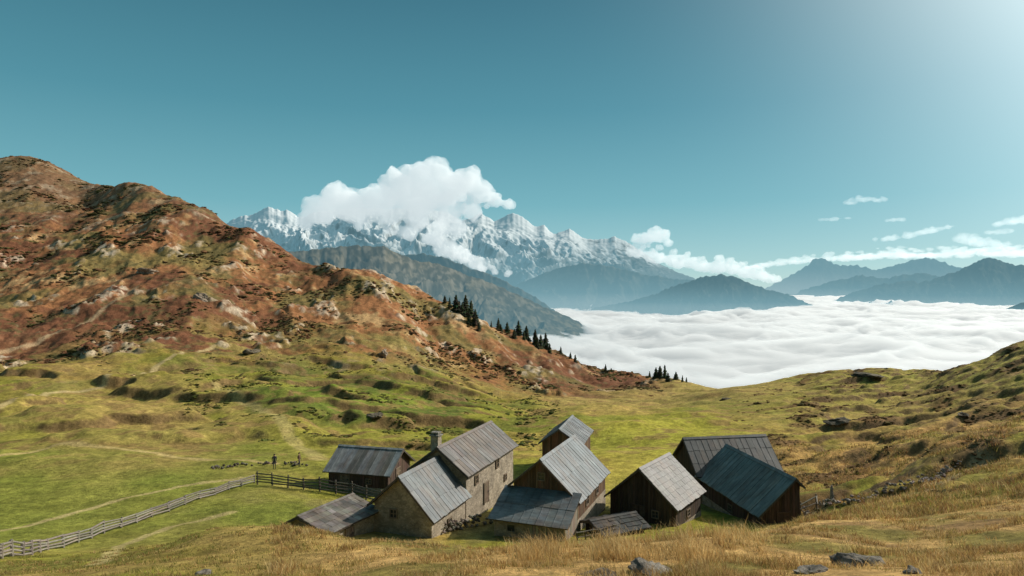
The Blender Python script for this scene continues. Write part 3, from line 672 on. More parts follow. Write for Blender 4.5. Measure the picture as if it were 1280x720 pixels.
# lean-to
yl0, yl1 = 0.32, -3.3; zl0, zl1 = 3.0, 1.45; xa, xb = -3.05, 3.35
m = MB(); nx = 10
m.hexa([(xa,yl1,zl1-0.1),(xb,yl1,zl1-0.1),(xb,yl0,zl0-0.1),(xa,yl0,zl0-0.1),(xa,yl1,zl1-0.01),(xb,yl1,zl1-0.01),(xb,yl0,zl0-0.01),(xa,yl0,zl0-0.01)], (0.05,0.04,0.03))
for i in range(nx):
    for r in range(2):
        a = xa+(xb-xa)*i/nx; b = xa+(xb-xa)*(i+1)/nx-0.008; f0 = r*0.5-(0.03 if r else 0); f1 = (r+1)*0.5+0.02
        l = 0.012+0.012*(1-r)+random.uniform(0,0.015); ya_ = yl0+(yl1-yl0)*f0; yb_ = yl0+(yl1-yl0)*f1; za_ = zl0+(zl1-zl0)*f0+l; zb_ = zl0+(zl1-zl0)*f1+l+0.02
        c = jit((0.15,0.172,0.178), 0.1)
        m.hexa([(a,yb_,zb_-0.02),(b,yb_,zb_-0.02),(b,ya_,za_-0.02),(a,ya_,za_-0.02),(a,yb_,zb_),(b,yb_,zb_),(b,ya_,za_),(a,ya_,za_)], c)
        m.hexa([(a,yb_,zb_+.001),(a+.04,yb_,zb_+.001),(a+.04,ya_,za_+.001),(a,ya_,za_+.001),(a,yb_,zb_+.026),(a+.04,yb_,zb_+.026),(a+.04,ya_,za_+.026),(a,ya_,za_+.026)], c)
m.build('lean_to_roof', MT['roof'], R)
m = MB(); ywf = yl1+0.45
def zlean(y): return zl0+(zl1-zl0)*(yl0-y)/(yl0-yl1)-0.12
m.hexa([(-2.7,ywf,-1.5),(0.2,ywf,-1.5),(0.2,0.38,-1.5),(-2.7,0.38,-1.5),(-2.7,ywf,zlean(ywf)),(0.2,ywf,zlean(ywf)),(0.2,0.38,zlean(0.38)),(-2.7,0.38,zlean(0.38))])
m.build('lean_to_wall', MT['stone'], R)
m = MB(); m.hexa([(0.2,ywf+.04,-1.5),(2.95,ywf+.04,-1.5),(2.95,0.38,-1.5),(0.2,0.38,-1.5),(0.2,ywf+.04,zlean(ywf)),(2.95,ywf+.04,zlean(ywf)),(2.95,0.38,zlean(0.38)),(0.2,0.38,zlean(0.38))], (0.03,0.025,0.02))
x = 0.2
while x < 2.93: m.box(x+.012, min(x+.23,2.95)-.012, ywf-.005, ywf+.04, -1.4, zlean(ywf)-.01, jit(WOOD_G,0.3)); x += .23
y = ywf
while y < 0.3: m.box(2.95, 2.985, y+.012, y+.218, -1.4, zlean(y), jit(WOOD_G,0.3)); y += .23
m.build('lean_to_planks', MT['wood'], R)
m = MB(); m.box(-1.6,-1.0,ywf-.03,ywf-.004,0.55,1.05,(0.02,0.02,0.02)); w_ = m.build('window', MT['glass'], R)
m = MB(); m.box(-1.68,-1.6,ywf-.07,ywf-.004,0.47,1.13,WOOD_G); m.box(-1.0,-.92,ywf-.07,ywf-.004,0.47,1.13,WOOD_G); m.box(-1.6,-1.0,ywf-.068,ywf-.004,1.05,1.13,WOOD_G); m.box(-1.6,-1.0,ywf-.068,ywf-.004,0.47,0.55,WOOD_G); m.build('frame', MT['frame'], w_)

def simple_hut(name, label, x, y, ang, L, wl, wr, zr, zel, zer, zb, wood, roofc, sw=0.62, sl=1.7, ja=0.12, step=0.23, bf='fb', cat='hut', lift=0.03):
    R = root_at(name, x, y, zb, ang, label, cat); S = Sect(R, zb, 0, L, wl, wr, zr, zel, zer, zb)
    m = S.core(MT['wood']); S.planks(m, wood, step=step); m.build('wall', MT['wood'], R)
    S.roof(roofc, sw=sw, sl=sl, ja=ja, lift=lift); S.barge(bf)
    m = MB(); m.box(S.xl-0.07, S.xr+0.07, S.ya-0.07, S.yb+0.07, -1.8, 0.35); m.build('stone_base', MT['stone'], R)
    return R, S
R, S = simple_hut('timber_hut', 'low timber barn with patched pale metal roof behind the log corral, leftmost of the hamlet', -18.0, 71.2, 105, 7.2, 2.9, 3.2, -16.4, -18.2, -18.3, -20.0, WOOD_R,
    [(0.26,0.265,0.26),(0.21,0.215,0.215),(0.18,0.165,0.15),(0.23,0.24,0.24)], sl=3.0, ja=0.18, cat='barn')
S.opening('r', 2.2, 0.45, 0.9, 1.0, 'door'); S.opening('b', 0.5, 0.5, 0.9, 1.3, 'door'); S.opening('r', 4.8, 0.75, 0.5, 0.4)
R = root_at('stone_shed', -15.4, 49.0, -18.7, 27, 'low stone shed with brown slab roof in front of the stone farmhouse gable', 'shed')
S = Sect(R, -18.7, 0, 6.0, 1.5, 2.9, -16.4, -17.2, -17.25, -18.7)
S.core(MT['stone']).build('wall', MT['stone'], R); S.roof([(0.18,0.16,0.138),(0.22,0.20,0.175),(0.13,0.115,0.10)], sw=0.45, sl=0.62, ja=0.25, lift=0.04); S.barge('f')
S.opening('r', 2.6, 0.1, 0.8, 0.95, 'door')
R, S = simple_hut('timber_hut', 'small timber hut half hidden behind the central timber house, farthest back', 5.4, 78.6, 15, 9, 2.4, 2.7, -16.3, -18.0, -18.1, -21.6, WOOD_B, [(0.17,0.18,0.185),(0.14,0.15,0.155)])
S.opening('f', 0, 1.6, 0.6, 0.6); S.opening('r', 4, 1.2, 0.8, 0.8)
R, S = simple_hut('timber_hut', 'dark timber hut with grey shingle gable roof, right of the central timber house', 10.6, 57.0, 35, 6.6, 3.2, 3.4, -15.1, -17.9, -18.0, -20.0, WOOD_D, [(0.11,0.103,0.096),(0.09,0.085,0.08),(0.13,0.122,0.113)], sw=0.36, sl=0.5, ja=0.2)
S.opening('f', -0.2, 0.0, 1.1, 1.7, 'door', (0.08,0.056,0.04)); S.opening('f', 1.3, 1.0, 0.5, 0.5); S.opening('r', 3.2, 0.7, 0.6, 0.5)
R, S = simple_hut('timber_shed', 'very low dark roofed lean-to shed between the central timber house and the shingle hut', 6.0, 52.6, 62, 4.4, 1.5, 1.9, -17.95, -18.4, -18.6, -19.5, WOOD_D, [(0.034,0.032,0.028),(0.045,0.042,0.036),(0.028,0.028,0.026)], sw=0.36, sl=0.5, ja=0.35, lift=0.06, cat='shed')
S.opening('r', 2.2, 0.05, 0.8, 0.6, 'door', (0.10,0.07,0.05))
R, S = simple_hut('timber_barn', 'wide barn with dark grey metal roof at the back right, behind the lowest sloping roof', 17.2, 68.6, 80, 9.0, 3.0, 3.3, -15.1, -17.8, -18.1, -20.4, WOOD_D, [(0.055,0.06,0.058),(0.07,0.074,0.07),(0.045,0.048,0.047)], sl=1.7, cat='barn')
S.opening('f', 0.8, 0.2, 1.2, 1.7, 'door'); S.opening('b', 0.3, 1.2, 0.6, 0.6)
R, S = simple_hut('timber_hut', 'brown timber hut with one long dark green grey sloping roof, rightmost of the hamlet', 22.9, 55.0, -8.7, 12.2, 3.25, 0.75, -15.4, -18.35, -16.1, -20.2, WOOD_R, [(0.175,0.195,0.18),(0.195,0.215,0.198)], sw=0.7, sl=4.5, ja=0.07)
S.opening('f', -0.9, 0.3, 1.0, 1.7, 'door', (0.09,0.06,0.045)); S.opening('l', 5.5, 0.6, 0.6, 0.5); S.opening('r', 4.0, 1.4, 0.6, 0.7)

# ------------------------------------------------------------------ fences
def fence(name, label, pts, step=2.2, hgt=1.05, rails=(0.35, 0.68, 0.98), cat='fence', col=(0.20, 0.175, 0.145), r=0.055):
    W_ = [Vector(pix(a, b)[:2]) for a, b in pts]; P_ = []
    for a, b in zip(W_[:-1], W_[1:]):
        k = max(1, round((b-a).length/step))
        for i in range(k): P_.append(a+(b-a)*i/k)
    P_.append(W_[-1])
    z0 = ground1(P_[0].x, P_[0].y); R = empty(name, (P_[0].x, P_[0].y, z0)); tag(R, label, cat)
    o = Vector((P_[0].x, P_[0].y, z0)); tops = []
    for p in P_:
        g = Vector((p.x, p.y, ground1(p.x, p.y)))-o; t = Vector((random.uniform(-.09,.09), random.uniform(-.09,.09), hgt*random.uniform(0.9,1.2)))
        m = MB(); m.tube(g-Vector((0,0,0.4)), g+t, r*1.25, r, 7, jit(col, 0.25)); m.build('post', MT['rail'], R); tops.append((g, t))
    for (g0, t0), (g1, t1) in zip(tops[:-1], tops[1:]):
        for rr in rails:
            a = g0+t0*(rr/hgt*1.0)+Vector((0,-0.09,random.uniform(-.05,.05))); b = g1+t1*(rr/hgt)+Vector((0,-0.09,random.uniform(-.05,.05)))
            d = (b-a)*0.06; m = MB(); m.tube(a-d, b+d, r*random.uniform(.85,1.15), r*random.uniform(.7,1.0), 6, jit(col, 0.25)); m.build('rail', MT['rail'], R)
fence('rail_fence', 'long grey wooden rail fence running down across the green meadow at the left', [(-30,706),(60,688),(130,667),(190,647),(250,624),(318,604)], step=1.8, rails=(0.18,0.36,0.54,0.72), hgt=0.8, r=0.07, col=(0.19,0.165,0.135))
fence('rail_fence', 'log corral fence between the meadow corner and the leftmost barn', [(322,606),(360,610),(400,615),(440,621),(476,630)], step=1.7, rails=(0.25,0.5,0.75,1.0), hgt=1.2, col=(0.11,0.092,0.072), r=0.07)
fence('rail_fence', 'short broken fence beside the rightmost hut, at the foot of the right slope', [(1000,643),(1020,636),(1042,629)], step=1.5, rails=(0.4,0.85))
fence('plank_fence', 'rough wooden paling in front of the low dark shed, below the shingle hut', [(722,676),(750,672),(790,664)], step=0.8, rails=(0.3,0.65), hgt=0.7, col=(0.12,0.10,0.08))

# ------------------------------------------------------------------ rocks
def rock_mesh(seed, sub=4, flat=1.0, ang=0.42):
    bm = bmesh.new(); bmesh.ops.create_icosphere(bm, subdivisions=sub, radius=1); me = bpy.data.meshes.new('t'); bm.to_mesh(me); bm.free()
    nv = len(me.vertices); co = np.empty(nv*3, np.float32); me.vertices.foreach_get('co', co); co = co.reshape(-1,3).astype(float)
    r = np.random.default_rng(seed)
    for _ in range(18):   # planar breaks
        d = r.normal(size=3); d /= np.linalg.norm(d); h = r.uniform(0.38, 0.8); k = co@d
        co -= np.outer(np.clip(k-h, 0, None)*0.96, d)
    nrm = co/np.linalg.norm(co, axis=1, keepdims=True)
    co += nrm*(ang*0.38*noise3(co*1.7+seed, seed)+ang*0.32*noise3(co*4.5, seed+1)+ang*0.22*noise3(co*11, seed+2))[:,None]
    f = np.empty(len(me.polygons)*3, np.int32); me.polygons.foreach_get('vertices', f); bpy.data.meshes.remove(me)
    return co, f.reshape(-1,3)
def boulder(name, label, px, py, wpx, hpx, seed, col=(0.22,0.19,0.155), cat='rock', d=None, sink=0.35, group=None, aspect=0.8):
    if d is None: x, y, z = pix(px, py)
    else: x, y = (px-640)/F*d, d; z = ground1(x, y)
    s = y/F; co, f = rock_mesh(seed)
    hw = wpx*s/2; hh = hpx*s
    co = co*np.array([hw, hw*aspect, hh*0.62]); nz = noise3(co/hw*3+seed, seed)
    c = np.array(col)[None]*(1+0.4*nz[:,None]); 
    o = np_mesh(name, co, f, MT['rock'], False, np.clip(c, .02, .8)); o.location = (x, y, z+hh*0.62*(1-sink*1.6)); o.rotation_euler = (0, 0, seed*0.7)
    return tag(o, label, cat, group)
boulder('boulder', 'pale grey boulder in the foreground grass below the centre huts', 806, 720, 110, 30, 11, sink=0.6)
boulder('boulder', 'flat grey boulder in the foreground right, largest on that side', 1066, 708, 94, 28, 12, sink=0.62)
boulder('boulder', 'low grey stone left of the pale foreground boulder', 750, 721, 56, 17, 13, sink=0.6)
boulder('boulder', 'half buried stone just left of the flat right boulder', 1012, 716, 50, 15, 14, sink=0.6)
boulder('boulder', 'small stone at the bottom edge right of the flat boulder', 1140, 717, 44, 14, 15, sink=0.58)
boulder('boulder', 'small stone in the grass at the bottom left', 255, 718, 30, 10, 16, sink=0.5)
for i, (px, py, w, h, lb) in enumerate([(252,374,32,16,'pale rock outcrop halfway up the russet hill, widest on the slope'),(182,342,36,12,'pale rock outcrop high on the russet hill, left of the widest one'),(314,442,26,11,'dark boulder at the foot of the russet hill above the green band'),
        (478,446,26,14,'pale scree rock on the russet slope above the meadow'),
        (1050,528,50,9,'dark rock hump on the right meadow'),(905,500,20,5,'small dark rock on the far meadow'),(1205,520,26,6,'flat rock on the right slope below the ridge'),(470,520,36,7,'dark rock ledge in the green band left of the huts'),
        (1085,470,56,6,'long dark rock knoll on the skyline of the right ridge')]):
    boulder('rock_outcrop', lb, px, py, w, h, 40+i, (0.27,0.205,0.15) if py < 470 and i != 2 else (0.13,0.105,0.072), 'rock', aspect=0.7, sink=0.52)

# dry stone walls: individual stones laid along a line, one wall = one mesh
def stone_wall(name, label, pts, hgt=0.7, thick=0.5, nper=9, s0=0.14, s1=0.32, col=(0.24,0.205,0.165)):
    W_ = [Vector(pix(a, b)[:2]) for a, b in pts]; V=[]; Fc=[]; Cc=[]; off = 0
    o0 = Vector((W_[0].x, W_[0].y, ground1(W_[0].x, W_[0].y)))
    co0, f0 = rock_mesh(5, 2)
    for a, b in zip(W_[:-1], W_[1:]):
        L = (b-a).length; k = int(L*nper)
        for i in range(k):
            t = random.random(); p = a+(b-a)*t; lev = random.random()
            x = p.x+random.uniform(-thick/2,thick/2); y = p.y+random.uniform(-thick/2,thick/2); z = ground1(x,y)+lev*hgt*random.uniform(0.4,1)
            s = random.uniform(s0, s1); th = random.uniform(0,6.28); c_, s_ = math.cos(th), math.sin(th)
            q = co0*np.array([s*1.3, s, s*0.75]); q = np.stack([q[:,0]*c_-q[:,1]*s_, q[:,0]*s_+q[:,1]*c_, q[:,2]],-1)+np.array([x-o0.x,y-o0.y,z-o0.z])
            V.append(q); Fc.append(f0+off); off += len(q); Cc.append(np.tile(np.array(jit(col,0.4)),(len(q),1)))
    o = np_mesh(name, np.concatenate(V), np.concatenate(Fc), MT['rock'], False, np.concatenate(Cc)); o.location = o0
    return tag(o, label, 'wall')
stone_wall('stone_wall', 'thin low dry stone wall climbing the right slope beside the path', [(1004,640),(1040,634),(1070,629),(1110,618),(1150,604),(1180,592),(1205,582)], hgt=0.5, nper=9, thick=0.4, s0=0.10, s1=0.22, col=(0.26,0.22,0.18))
stone_wall('stone_wall', 'scattered remains of a low dark stone wall on the meadow above the corral', [(258,586),(300,582),(345,580),(385,582)], hgt=0.35, nper=4, thick=1.3, s0=0.12, s1=0.34, col=(0.14,0.115,0.088))
stone_wall('stone_wall', 'low stone wall at the foot of the stone farmhouse', [(548,669),(580,660),(612,655)], hgt=1.0, nper=14)

# ------------------------------------------------------------------ two people by the corral
def person(label, px, py, hgt, jacket, trousers, yaw, stride):
    x, y, z = pix(px, py); R = empty('person', (x, y, z), yaw); tag(R, label, 'person')
    s = hgt/1.75; a = stride
    J = dict(pel=(0,0,.95), sp=(0,-.01,1.15), ch=(0,0,1.38), nk=(0,.0,1.52), hd=(0,-.015,1.62), tp=(0,-.01,1.73),
             hl=(-.09,0,.92), kl=(-.10,-.10*a-.02,.50), al=(-.10,.10*a*-1,.09), fl=(-.11,-.10*a-.16,.03),
             hr=(.09,0,.92), kr=(.10,.06*a-.02,.50), ar=(.10,.22*a,.09), fr=(.11,.22*a-.16,.03),
             sl=(-.19,0,1.42), el=(-.25,.06,1.15), wl=(-.24,-.06,.92), pl=(-.24,-.10,.83), sr=(.19,0,1.42), er=(.26,.04,1.15), wr=(.22,-.12,.95), pr=(.21,-.17,.87))
    Rr = dict(pel=.15,sp=.135,ch=.155,nk=.06,hd=.10,tp=.07,hl=.10,kl=.065,al=.045,fl=.04,hr=.10,kr=.065,ar=.045,fr=.04,sl=.075,el=.05,wl=.035,pl=.035,sr=.075,er=.05,wr=.035,pr=.035)
    E = ['pel-sp','sp-ch','ch-nk','nk-hd','hd-tp','pel-hl','hl-kl','kl-al','al-fl','pel-hr','hr-kr','kr-ar','ar-fr','ch-sl','sl-el','el-wl','wl-pl','ch-sr','sr-er','er-wr','wr-pr']
    ks = list(J); me = bpy.data.meshes.new('t'); me.from_pydata([tuple(c*s for c in J[k]) for k in ks], [tuple(ks.index(q) for q in e.split('-')) for e in E], [])
    o = bpy.data.objects.new('t', me); COL.objects.link(o); o.modifiers.new('s', 'SKIN')
    for i, k in enumerate(ks):
        v = me.skin_vertices[0].data[i]; v.radius = (Rr[k]*s, Rr[k]*s*(0.75 if k in ('pel','sp','ch') else 1)); v.use_root = (k == 'pel')
    sb = o.modifiers.new('u', 'SUBSURF'); sb.levels = 1; sb.render_levels = 1
    dg = bpy.context.evaluated_depsgraph_get(); m2 = bpy.data.meshes.new_from_object(o.evaluated_get(dg)); bpy.data.objects.remove(o)
    nv = len(m2.vertices); co = np.empty(nv*3, np.float32); m2.vertices.foreach_get('co', co); co = co.reshape(-1,3)/s
    c = np.ones((nv,4), np.float32); skin = (0.42,0.26,0.18)
    for i in range(nv):
        zz = co[i,2]; c[i,:3] = (0.04,0.03,0.025) if zz < .10 else trousers if zz < .93 and abs(co[i,0]) < .19 else skin if (zz > 1.50 or (zz < .95 and abs(co[i,0]) > .19)) else jacket
    m2.materials.clear(); m2.materials.append(MT['cloth']); m2.name = 'body'
    at = m2.color_attributes.new('Col', 'FLOAT_COLOR', 'POINT'); at.data.foreach_set('color', c.ravel())
    b = bpy.data.objects.new('body', m2); COL.objects.link(b); b.parent = R
    bm = bmesh.new(); r = bmesh.ops.create_uvsphere(bm, u_segments=12, v_segments=8, radius=.115*s)
    bmesh.ops.delete(bm, geom=[v for v in bm.verts if v.co.z < -.01*s and v.co.y < .03*s], context='VERTS')
    hm = bpy.data.meshes.new('hair'); bm.to_mesh(hm); bm.free(); hm.materials.append(MT['cloth'])
    at = hm.color_attributes.new('Col', 'FLOAT_COLOR', 'POINT'); at.data.foreach_set('color', np.tile(np.array([.03,.022,.016,1],np.float32), len(hm.vertices)))
    h = bpy.data.objects.new('hair', hm); COL.objects.link(h); h.parent = R; h.location = (0, .0, 1.66*s)
person('small standing person in a dark jacket beside the fence corner, left of the barn', 343, 586, 1.66, (0.03,0.035,0.05), (0.04,0.04,0.045), 0.5, 0.2)
person('small walking person in a brown jacket near the corral, right of the other person', 374, 584, 1.62, (0.12,0.07,0.045), (0.05,0.05,0.06), 1.4, 1.0)

# ------------------------------------------------------------------ spruces
def spruce_proto(seed, h=10.0, rad=1.9):
    r = random.Random(seed); t = MB(); t.tube((0,0,-0.4),(0,0,h*0.55),0.20,0.10,7,(0.07,0.05,0.035)); t.tube((0,0,h*0.55),(0,0,h*0.97),0.10,0.015,6,(0.07,0.05,0.035))
    c = MB(); z = h*0.04
    while z < h*0.985:
        f = 1-z/h; R = rad*(f**0.7)*r.uniform(0.55,1.25)+0.10; nb = max(6, int(8+8*f)); a0 = r.uniform(0,6.28)
        for k in range(nb):
            if r.random() < 0.10: continue
            a = a0+6.283*k/nb+r.uniform(-.2,.2); L = R*r.uniform(0.55,1.25); dr = -L*r.uniform(0.2,0.5)
            ca, sa = math.cos(a), math.sin(a); wd = L*r.uniform(0.24,0.38)+0.05; col = tuple(q*r.uniform(0.6,1.5) for q in (0.044,0.054,0.024))
            def pt(l, s, zz): return (ca*l-sa*s, sa*l+ca*s, z+zz)
            c.add([pt(0.03,0,0.05), pt(L*0.45,wd,dr*0.35-0.12), pt(L,0,dr), pt(L*0.45,-wd,dr*0.35-0.12), pt(L*0.5,0,dr*0.25+0.12), pt(L*0.55,0,dr*0.6-0.35)], [(0,1,4),(1,2,4),(2,3,4),(3,0,4),(1,5,2),(3,5,2)], col)
        z += h*r.uniform(0.024,0.038)
    c.add([(0.06,0,h*0.96),(-0.03,0.05,h*0.96),(-0.03,-0.05,h*0.96),(0,0,h*1.02)], [(0,1,3),(1,2,3),(2,0,3)], (0.03,0.04,0.018))
    return c, t, h
PROT = []
for k in range(4):
    c, t, h = spruce_proto(60+k, 10.0, [2.9,2.3,3.5,2.6][k]); PROT.append((c, t))
ORD = ['first','second','third','fourth','fifth','sixth','seventh','eighth','ninth','tenth','eleventh','twelfth','thirteenth','fourteenth','fifteenth','sixteenth','seventeenth','eighteenth','nineteenth','twentieth']
clusters = [('high clump on the russet ridge', [(556,9,0.99),(562,13,0.98),(570,20,0.975),(574,14,0.94),(578,18,0.965),(582,25,0.98),(586,17,0.945),(589,22,0.965),(594,19,0.98),(599,10,0.955)]),
 ('long row halfway down the russet ridge', [(614,8,0.985),(623,15,0.98),(626,10,0.95),(634,14,0.97),(643,11,0.95),(648,16,0.98),(655,13,0.955),(658,18,0.975),(669,21,0.98),(672,14,0.95),(676,17,0.975),(682,20,0.98),(687,13,0.955)]),
 ('small scattered trees low on the russet ridge', [(701,10,0.98),(713,8,0.975),(719,10,0.985),(757,9,0.985),(764,6,0.985)]),
 ('clump at the saddle beside the far meadow', [(812,8,0.98),(820,13,0.985),(825,16,0.985),(831,17,0.98),(835,11,0.965),(845,10,0.985),(853,9,0.98),(858,7,0.985)])]
protos = [None]*4; ti = 0
for where, lst in clusters:
    for i, (px, hp, fr) in enumerate(lst):
        d = crest(px, 250, 520)*fr; x = (px-640)/F*d; z = ground1(x, d); s = hp*d/F/10.0*1.05; k = (ti*7+ti//3) % 4 if ti > 3 else ti; ti += 1
        r = empty('spruce_tree', (x, d, z), random.uniform(0, 6.28)); r.scale = (s*random.uniform(.8,1.3), s*random.uniform(.8,1.3), s)
        tag(r, 'dark spruce, %s from left, %s' % (ORD[i], where), 'tree', 'spruces, '+where)
        if protos[k] is None:
            a = PROT[k][0].build('crown', MT['needle'], r); b = PROT[k][1].build('trunk', MT['bark'], r); protos[k] = (a, b)
        else:
            for src in protos[k]:
                q = src.copy(); COL.objects.link(q); q.parent = r

# ------------------------------------------------------------------ heath shrubs (uncountable ground cover)
bm = bmesh.new(); bmesh.ops.create_icosphere(bm, subdivisions=2, radius=1); bm.verts.ensure_lookup_table()
ico = np.array([v.co[:] for v in bm.verts]); icf = np.array([[v.index for v in f.verts] for f in bm.faces]); bm.free()
def scatter_shrubs(N, gen, pal, size):
    x, y, s = gen(N); s = s*size
    z = ground(x, y); n_ = len(x)
    sc = s[:,None,None]*np.stack([rng.uniform(.8,1.6,n_), rng.uniform(.8,1.6,n_), rng.uniform(.3,.6,n_)],-1)[:,None,:]
    jt = 1+rng.uniform(-.38,.38,(n_,len(ico),1))
    v = ico[None]*jt*sc; th = rng.uniform(0,6.28,n_)
    vx = v[...,0]*np.cos(th)[:,None]-v[...,1]*np.sin(th)[:,None]; vy = v[...,0]*np.sin(th)[:,None]+v[...,1]*np.cos(th)[:,None]
    V = np.stack([vx+x[:,None], vy+y[:,None], v[...,2]+z[:,None]+s[:,None]*0.02],-1)
    c = pal[rng.integers(0,len(pal),n_)][:,None,:]*rng.uniform(.7,1.3,(n_,1,1))*rng.uniform(.7,1.3,(n_,len(ico),1))
    Fq = icf[None]+(np.arange(n_)*len(ico))[:,None,None]
    return V.reshape(-1,3), Fq.reshape(-1,3), c.reshape(-1,3)
def gen_hill(N):
    px = rng.uniform(-60, 870, N*6); d = np.exp(rng.uniform(math.log(185), math.log(760), N*6)); x = (px-640)/F*d
    k = hill_mask(x, d)*sm(0.0, 0.5, fbm(x/40, d/50, 4, 61)+0.35*fbm(x/9, d/9, 2, 62)); ok = rng.random(N*6) < k
    x, d = x[ok][:N], d[ok][:N]; return x, d, rng.lognormal(-0.1, 0.45, len(x))*np.clip(d/330, .7, 1.6)
def gen_band(N):
    px = rng.uniform(230, 700, N*4); d = rng.uniform(100, 260, N*4); x = (px-640)/F*d
    k = (1-hill_mask(x, d))*sm(0.0, 0.45, fbm(x/20, d/20, 3, 22)+0.4*fbm(x/6, d/6, 2, 64)); ok = rng.random(N*4) < k
    x, d = x[ok][:N], d[ok][:N]; return x, d, rng.lognormal(-0.9, 0.4, len(x))
def gen_right(N):
    px = rng.uniform(900, 1330, N*6); d = np.exp(rng.uniform(math.log(38), math.log(280), N*6)); x = (px-640)/F*d
    st = fbm((x+d*0.5)/16, (d-x*0.4)/6, 3, 31); ok = (rng.random(N*6) < sm(0.08, 0.5, st)*sm(900, 1000, px))&(hut_mask(x,d)<0.3)
    x, d = x[ok][:N], d[ok][:N]; return x, d, rng.lognormal(-1.15, 0.4, len(x))*np.clip(d/80,.7,2)
PAL_H = np.array([(0.15,0.066,0.034),(0.11,0.09,0.033),(0.076,0.072,0.026),(0.18,0.096,0.046),(0.13,0.105,0.038),(0.095,0.056,0.03)])
PAL_G = np.array([(0.085,0.095,0.024),(0.11,0.112,0.028),(0.14,0.105,0.036)])
PAL_R = np.array([(0.13,0.075,0.032),(0.18,0.105,0.044),(0.10,0.076,0.029)])
for nm, lb, g, N, pal, sz in (('heath_shrubs','low russet and dark green heath shrubs covering the left hill',gen_hill,12000,PAL_H,.55),('heath_shrubs','dark green low shrubs on the middle band of the meadow',gen_band,3200,PAL_G,.62),('heath_shrubs','dark brown low shrubs in bands on the right slope',gen_right,4200,PAL_R,.40)):
    v, f, c = scatter_shrubs(N, g, pal, sz); o = np_mesh(nm, v, f, MT['shrub'], False, c); tag(o, lb, 'shrubs', kind='stuff')

# ------------------------------------------------------------------ grass
def grass(name, label, x, y, nb, h, pal, wpx=0.8, spread=0.12):
    n_ = len(x); tx = np.repeat(x, nb); ty = np.repeat(y, nb); hh = np.repeat(h, nb)*rng.uniform(.55,1.2,n_*nb)
    sp = np.repeat(spread*(0.6+h), nb); bx = tx+rng.normal(0,1,n_*nb)*sp; by = ty+rng.normal(0,1,n_*nb)*sp
    z = np.repeat(ground(x, y), nb)-0.04; slope = (ground(x+.3, y)-ground(x-.3, y))/.6; slopey = (ground(x, y+.3)-ground(x, y-.3))/.6
    z = z+np.repeat(slope,nb)*(bx-tx)+np.repeat(slopey,nb)*(by-ty)
    a = rng.uniform(0,6.28,n_*nb); le = hh*rng.uniform(.15,.85,n_*nb); lx = np.cos(a)*le-0.10*hh; ly = np.sin(a)*le
    w = np.maximum(0.004, wpx*by/F*0.5)*rng.uniform(.6,1.3,n_*nb); b = rng.uniform(0,6.28,n_*nb); wx = np.cos(b)*w; wy = np.sin(b)*w
    p0 = np.stack([bx-wx,by-wy,z],-1); p1 = np.stack([bx+wx,by+wy,z],-1)
    mx, my, mz = bx+lx*.35, by+ly*.35, z+hh*.6
    p2 = np.stack([mx+wx*.75,my+wy*.75,mz],-1); p3 = np.stack([mx-wx*.75,my-wy*.75,mz],-1); p4 = np.stack([bx+lx,by+ly,z+hh],-1)
    V = np.stack([p0,p1,p2,p3,p4],1).reshape(-1,3); i = (np.arange(n_*nb)*5)[:,None]
    Fq = np.concatenate([i+np.array([[0,1,2]]), i+np.array([[0,2,3]]), i+np.array([[3,2,4]])])
    c = (pal[rng.integers(0,len(pal),n_)][:,None,:]*rng.uniform(.7,1.25,(n_,nb,1))).reshape(-1,3); c = np.repeat(c, 5, 0)
    o = np_mesh(name, V, Fq, MT['grass'], False, c); return tag(o, label, 'grass', kind='stuff')
STRAW = np.array([(0.55,0.37,0.15),(0.47,0.29,0.105),(0.60,0.44,0.20),(0.38,0.215,0.075),(0.34,0.255,0.075),(0.26,0.155,0.06)])
OLIV = np.array([(0.28,0.24,0.06),(0.20,0.20,0.043),(0.40,0.29,0.11),(0.31,0.22,0.07),(0.17,0.135,0.04)])
def samp(N, p0, p1, d0, d1, sd, thr=-0.2, sc=1.6):
    px = rng.uniform(p0,p1,N); d = np.exp(rng.uniform(math.log(d0),math.log(d1),N)); x = (px-640)/F*d
    ok = fbm(x/sc, d/sc, 2, sd)+rng.normal(0,.14,N) > thr; return x[ok], d[ok]
x, y = samp(28000, 340, 1320, 5.5, 31, 91, 0.12, 2.2); hh = rng.uniform(.05,.18,len(x))*(1+1.1*sm(0.1,0.6,fbm(x/1.0,y/1.0,2,97))); grass('dry_grass', 'straw coloured dry grass tufts over the foreground slope', x, y, 12, hh, STRAW)
x, y = samp(14000, 260, 1320, 5.5, 31, 95, -0.05, 1.3); grass('short_grass', 'short olive grass in the gaps between the straw tufts', x, y, 9, rng.uniform(.03,.10,len(x)), OLIV)
x, y = samp(1500, 640, 960, 15, 23, 92, 0.15); grass('tall_grass', 'taller pale grass stems along the foreground brow below the huts', x, y, 8, rng.uniform(.25,.6,len(x)), STRAW[:3], wpx=0.65)
x, y = samp(11000, -40, 440, 6, 38, 93, -0.1, 2.0); grass('meadow_grass', 'short olive and dry grass tufts on the left foreground mound', x, y, 10, rng.uniform(.04,.15,len(x)), np.concatenate([OLIV, OLIV[:2], STRAW[3:], STRAW[:1]]))
x, y = samp(15000, 930, 1330, 28, 95, 94, 0.0, 2.5); k = hut_mask(x,y)<0.35; grass('slope_grass', 'dry brown grass tufts on the right slope', x[k], y[k], 8, rng.uniform(.14,.40,int(k.sum())), np.concatenate([STRAW[:6], OLIV[:4], np.array([(0.28,0.14,0.055),(0.22,0.11,0.048)])]), wpx=0.7, spread=0.3)

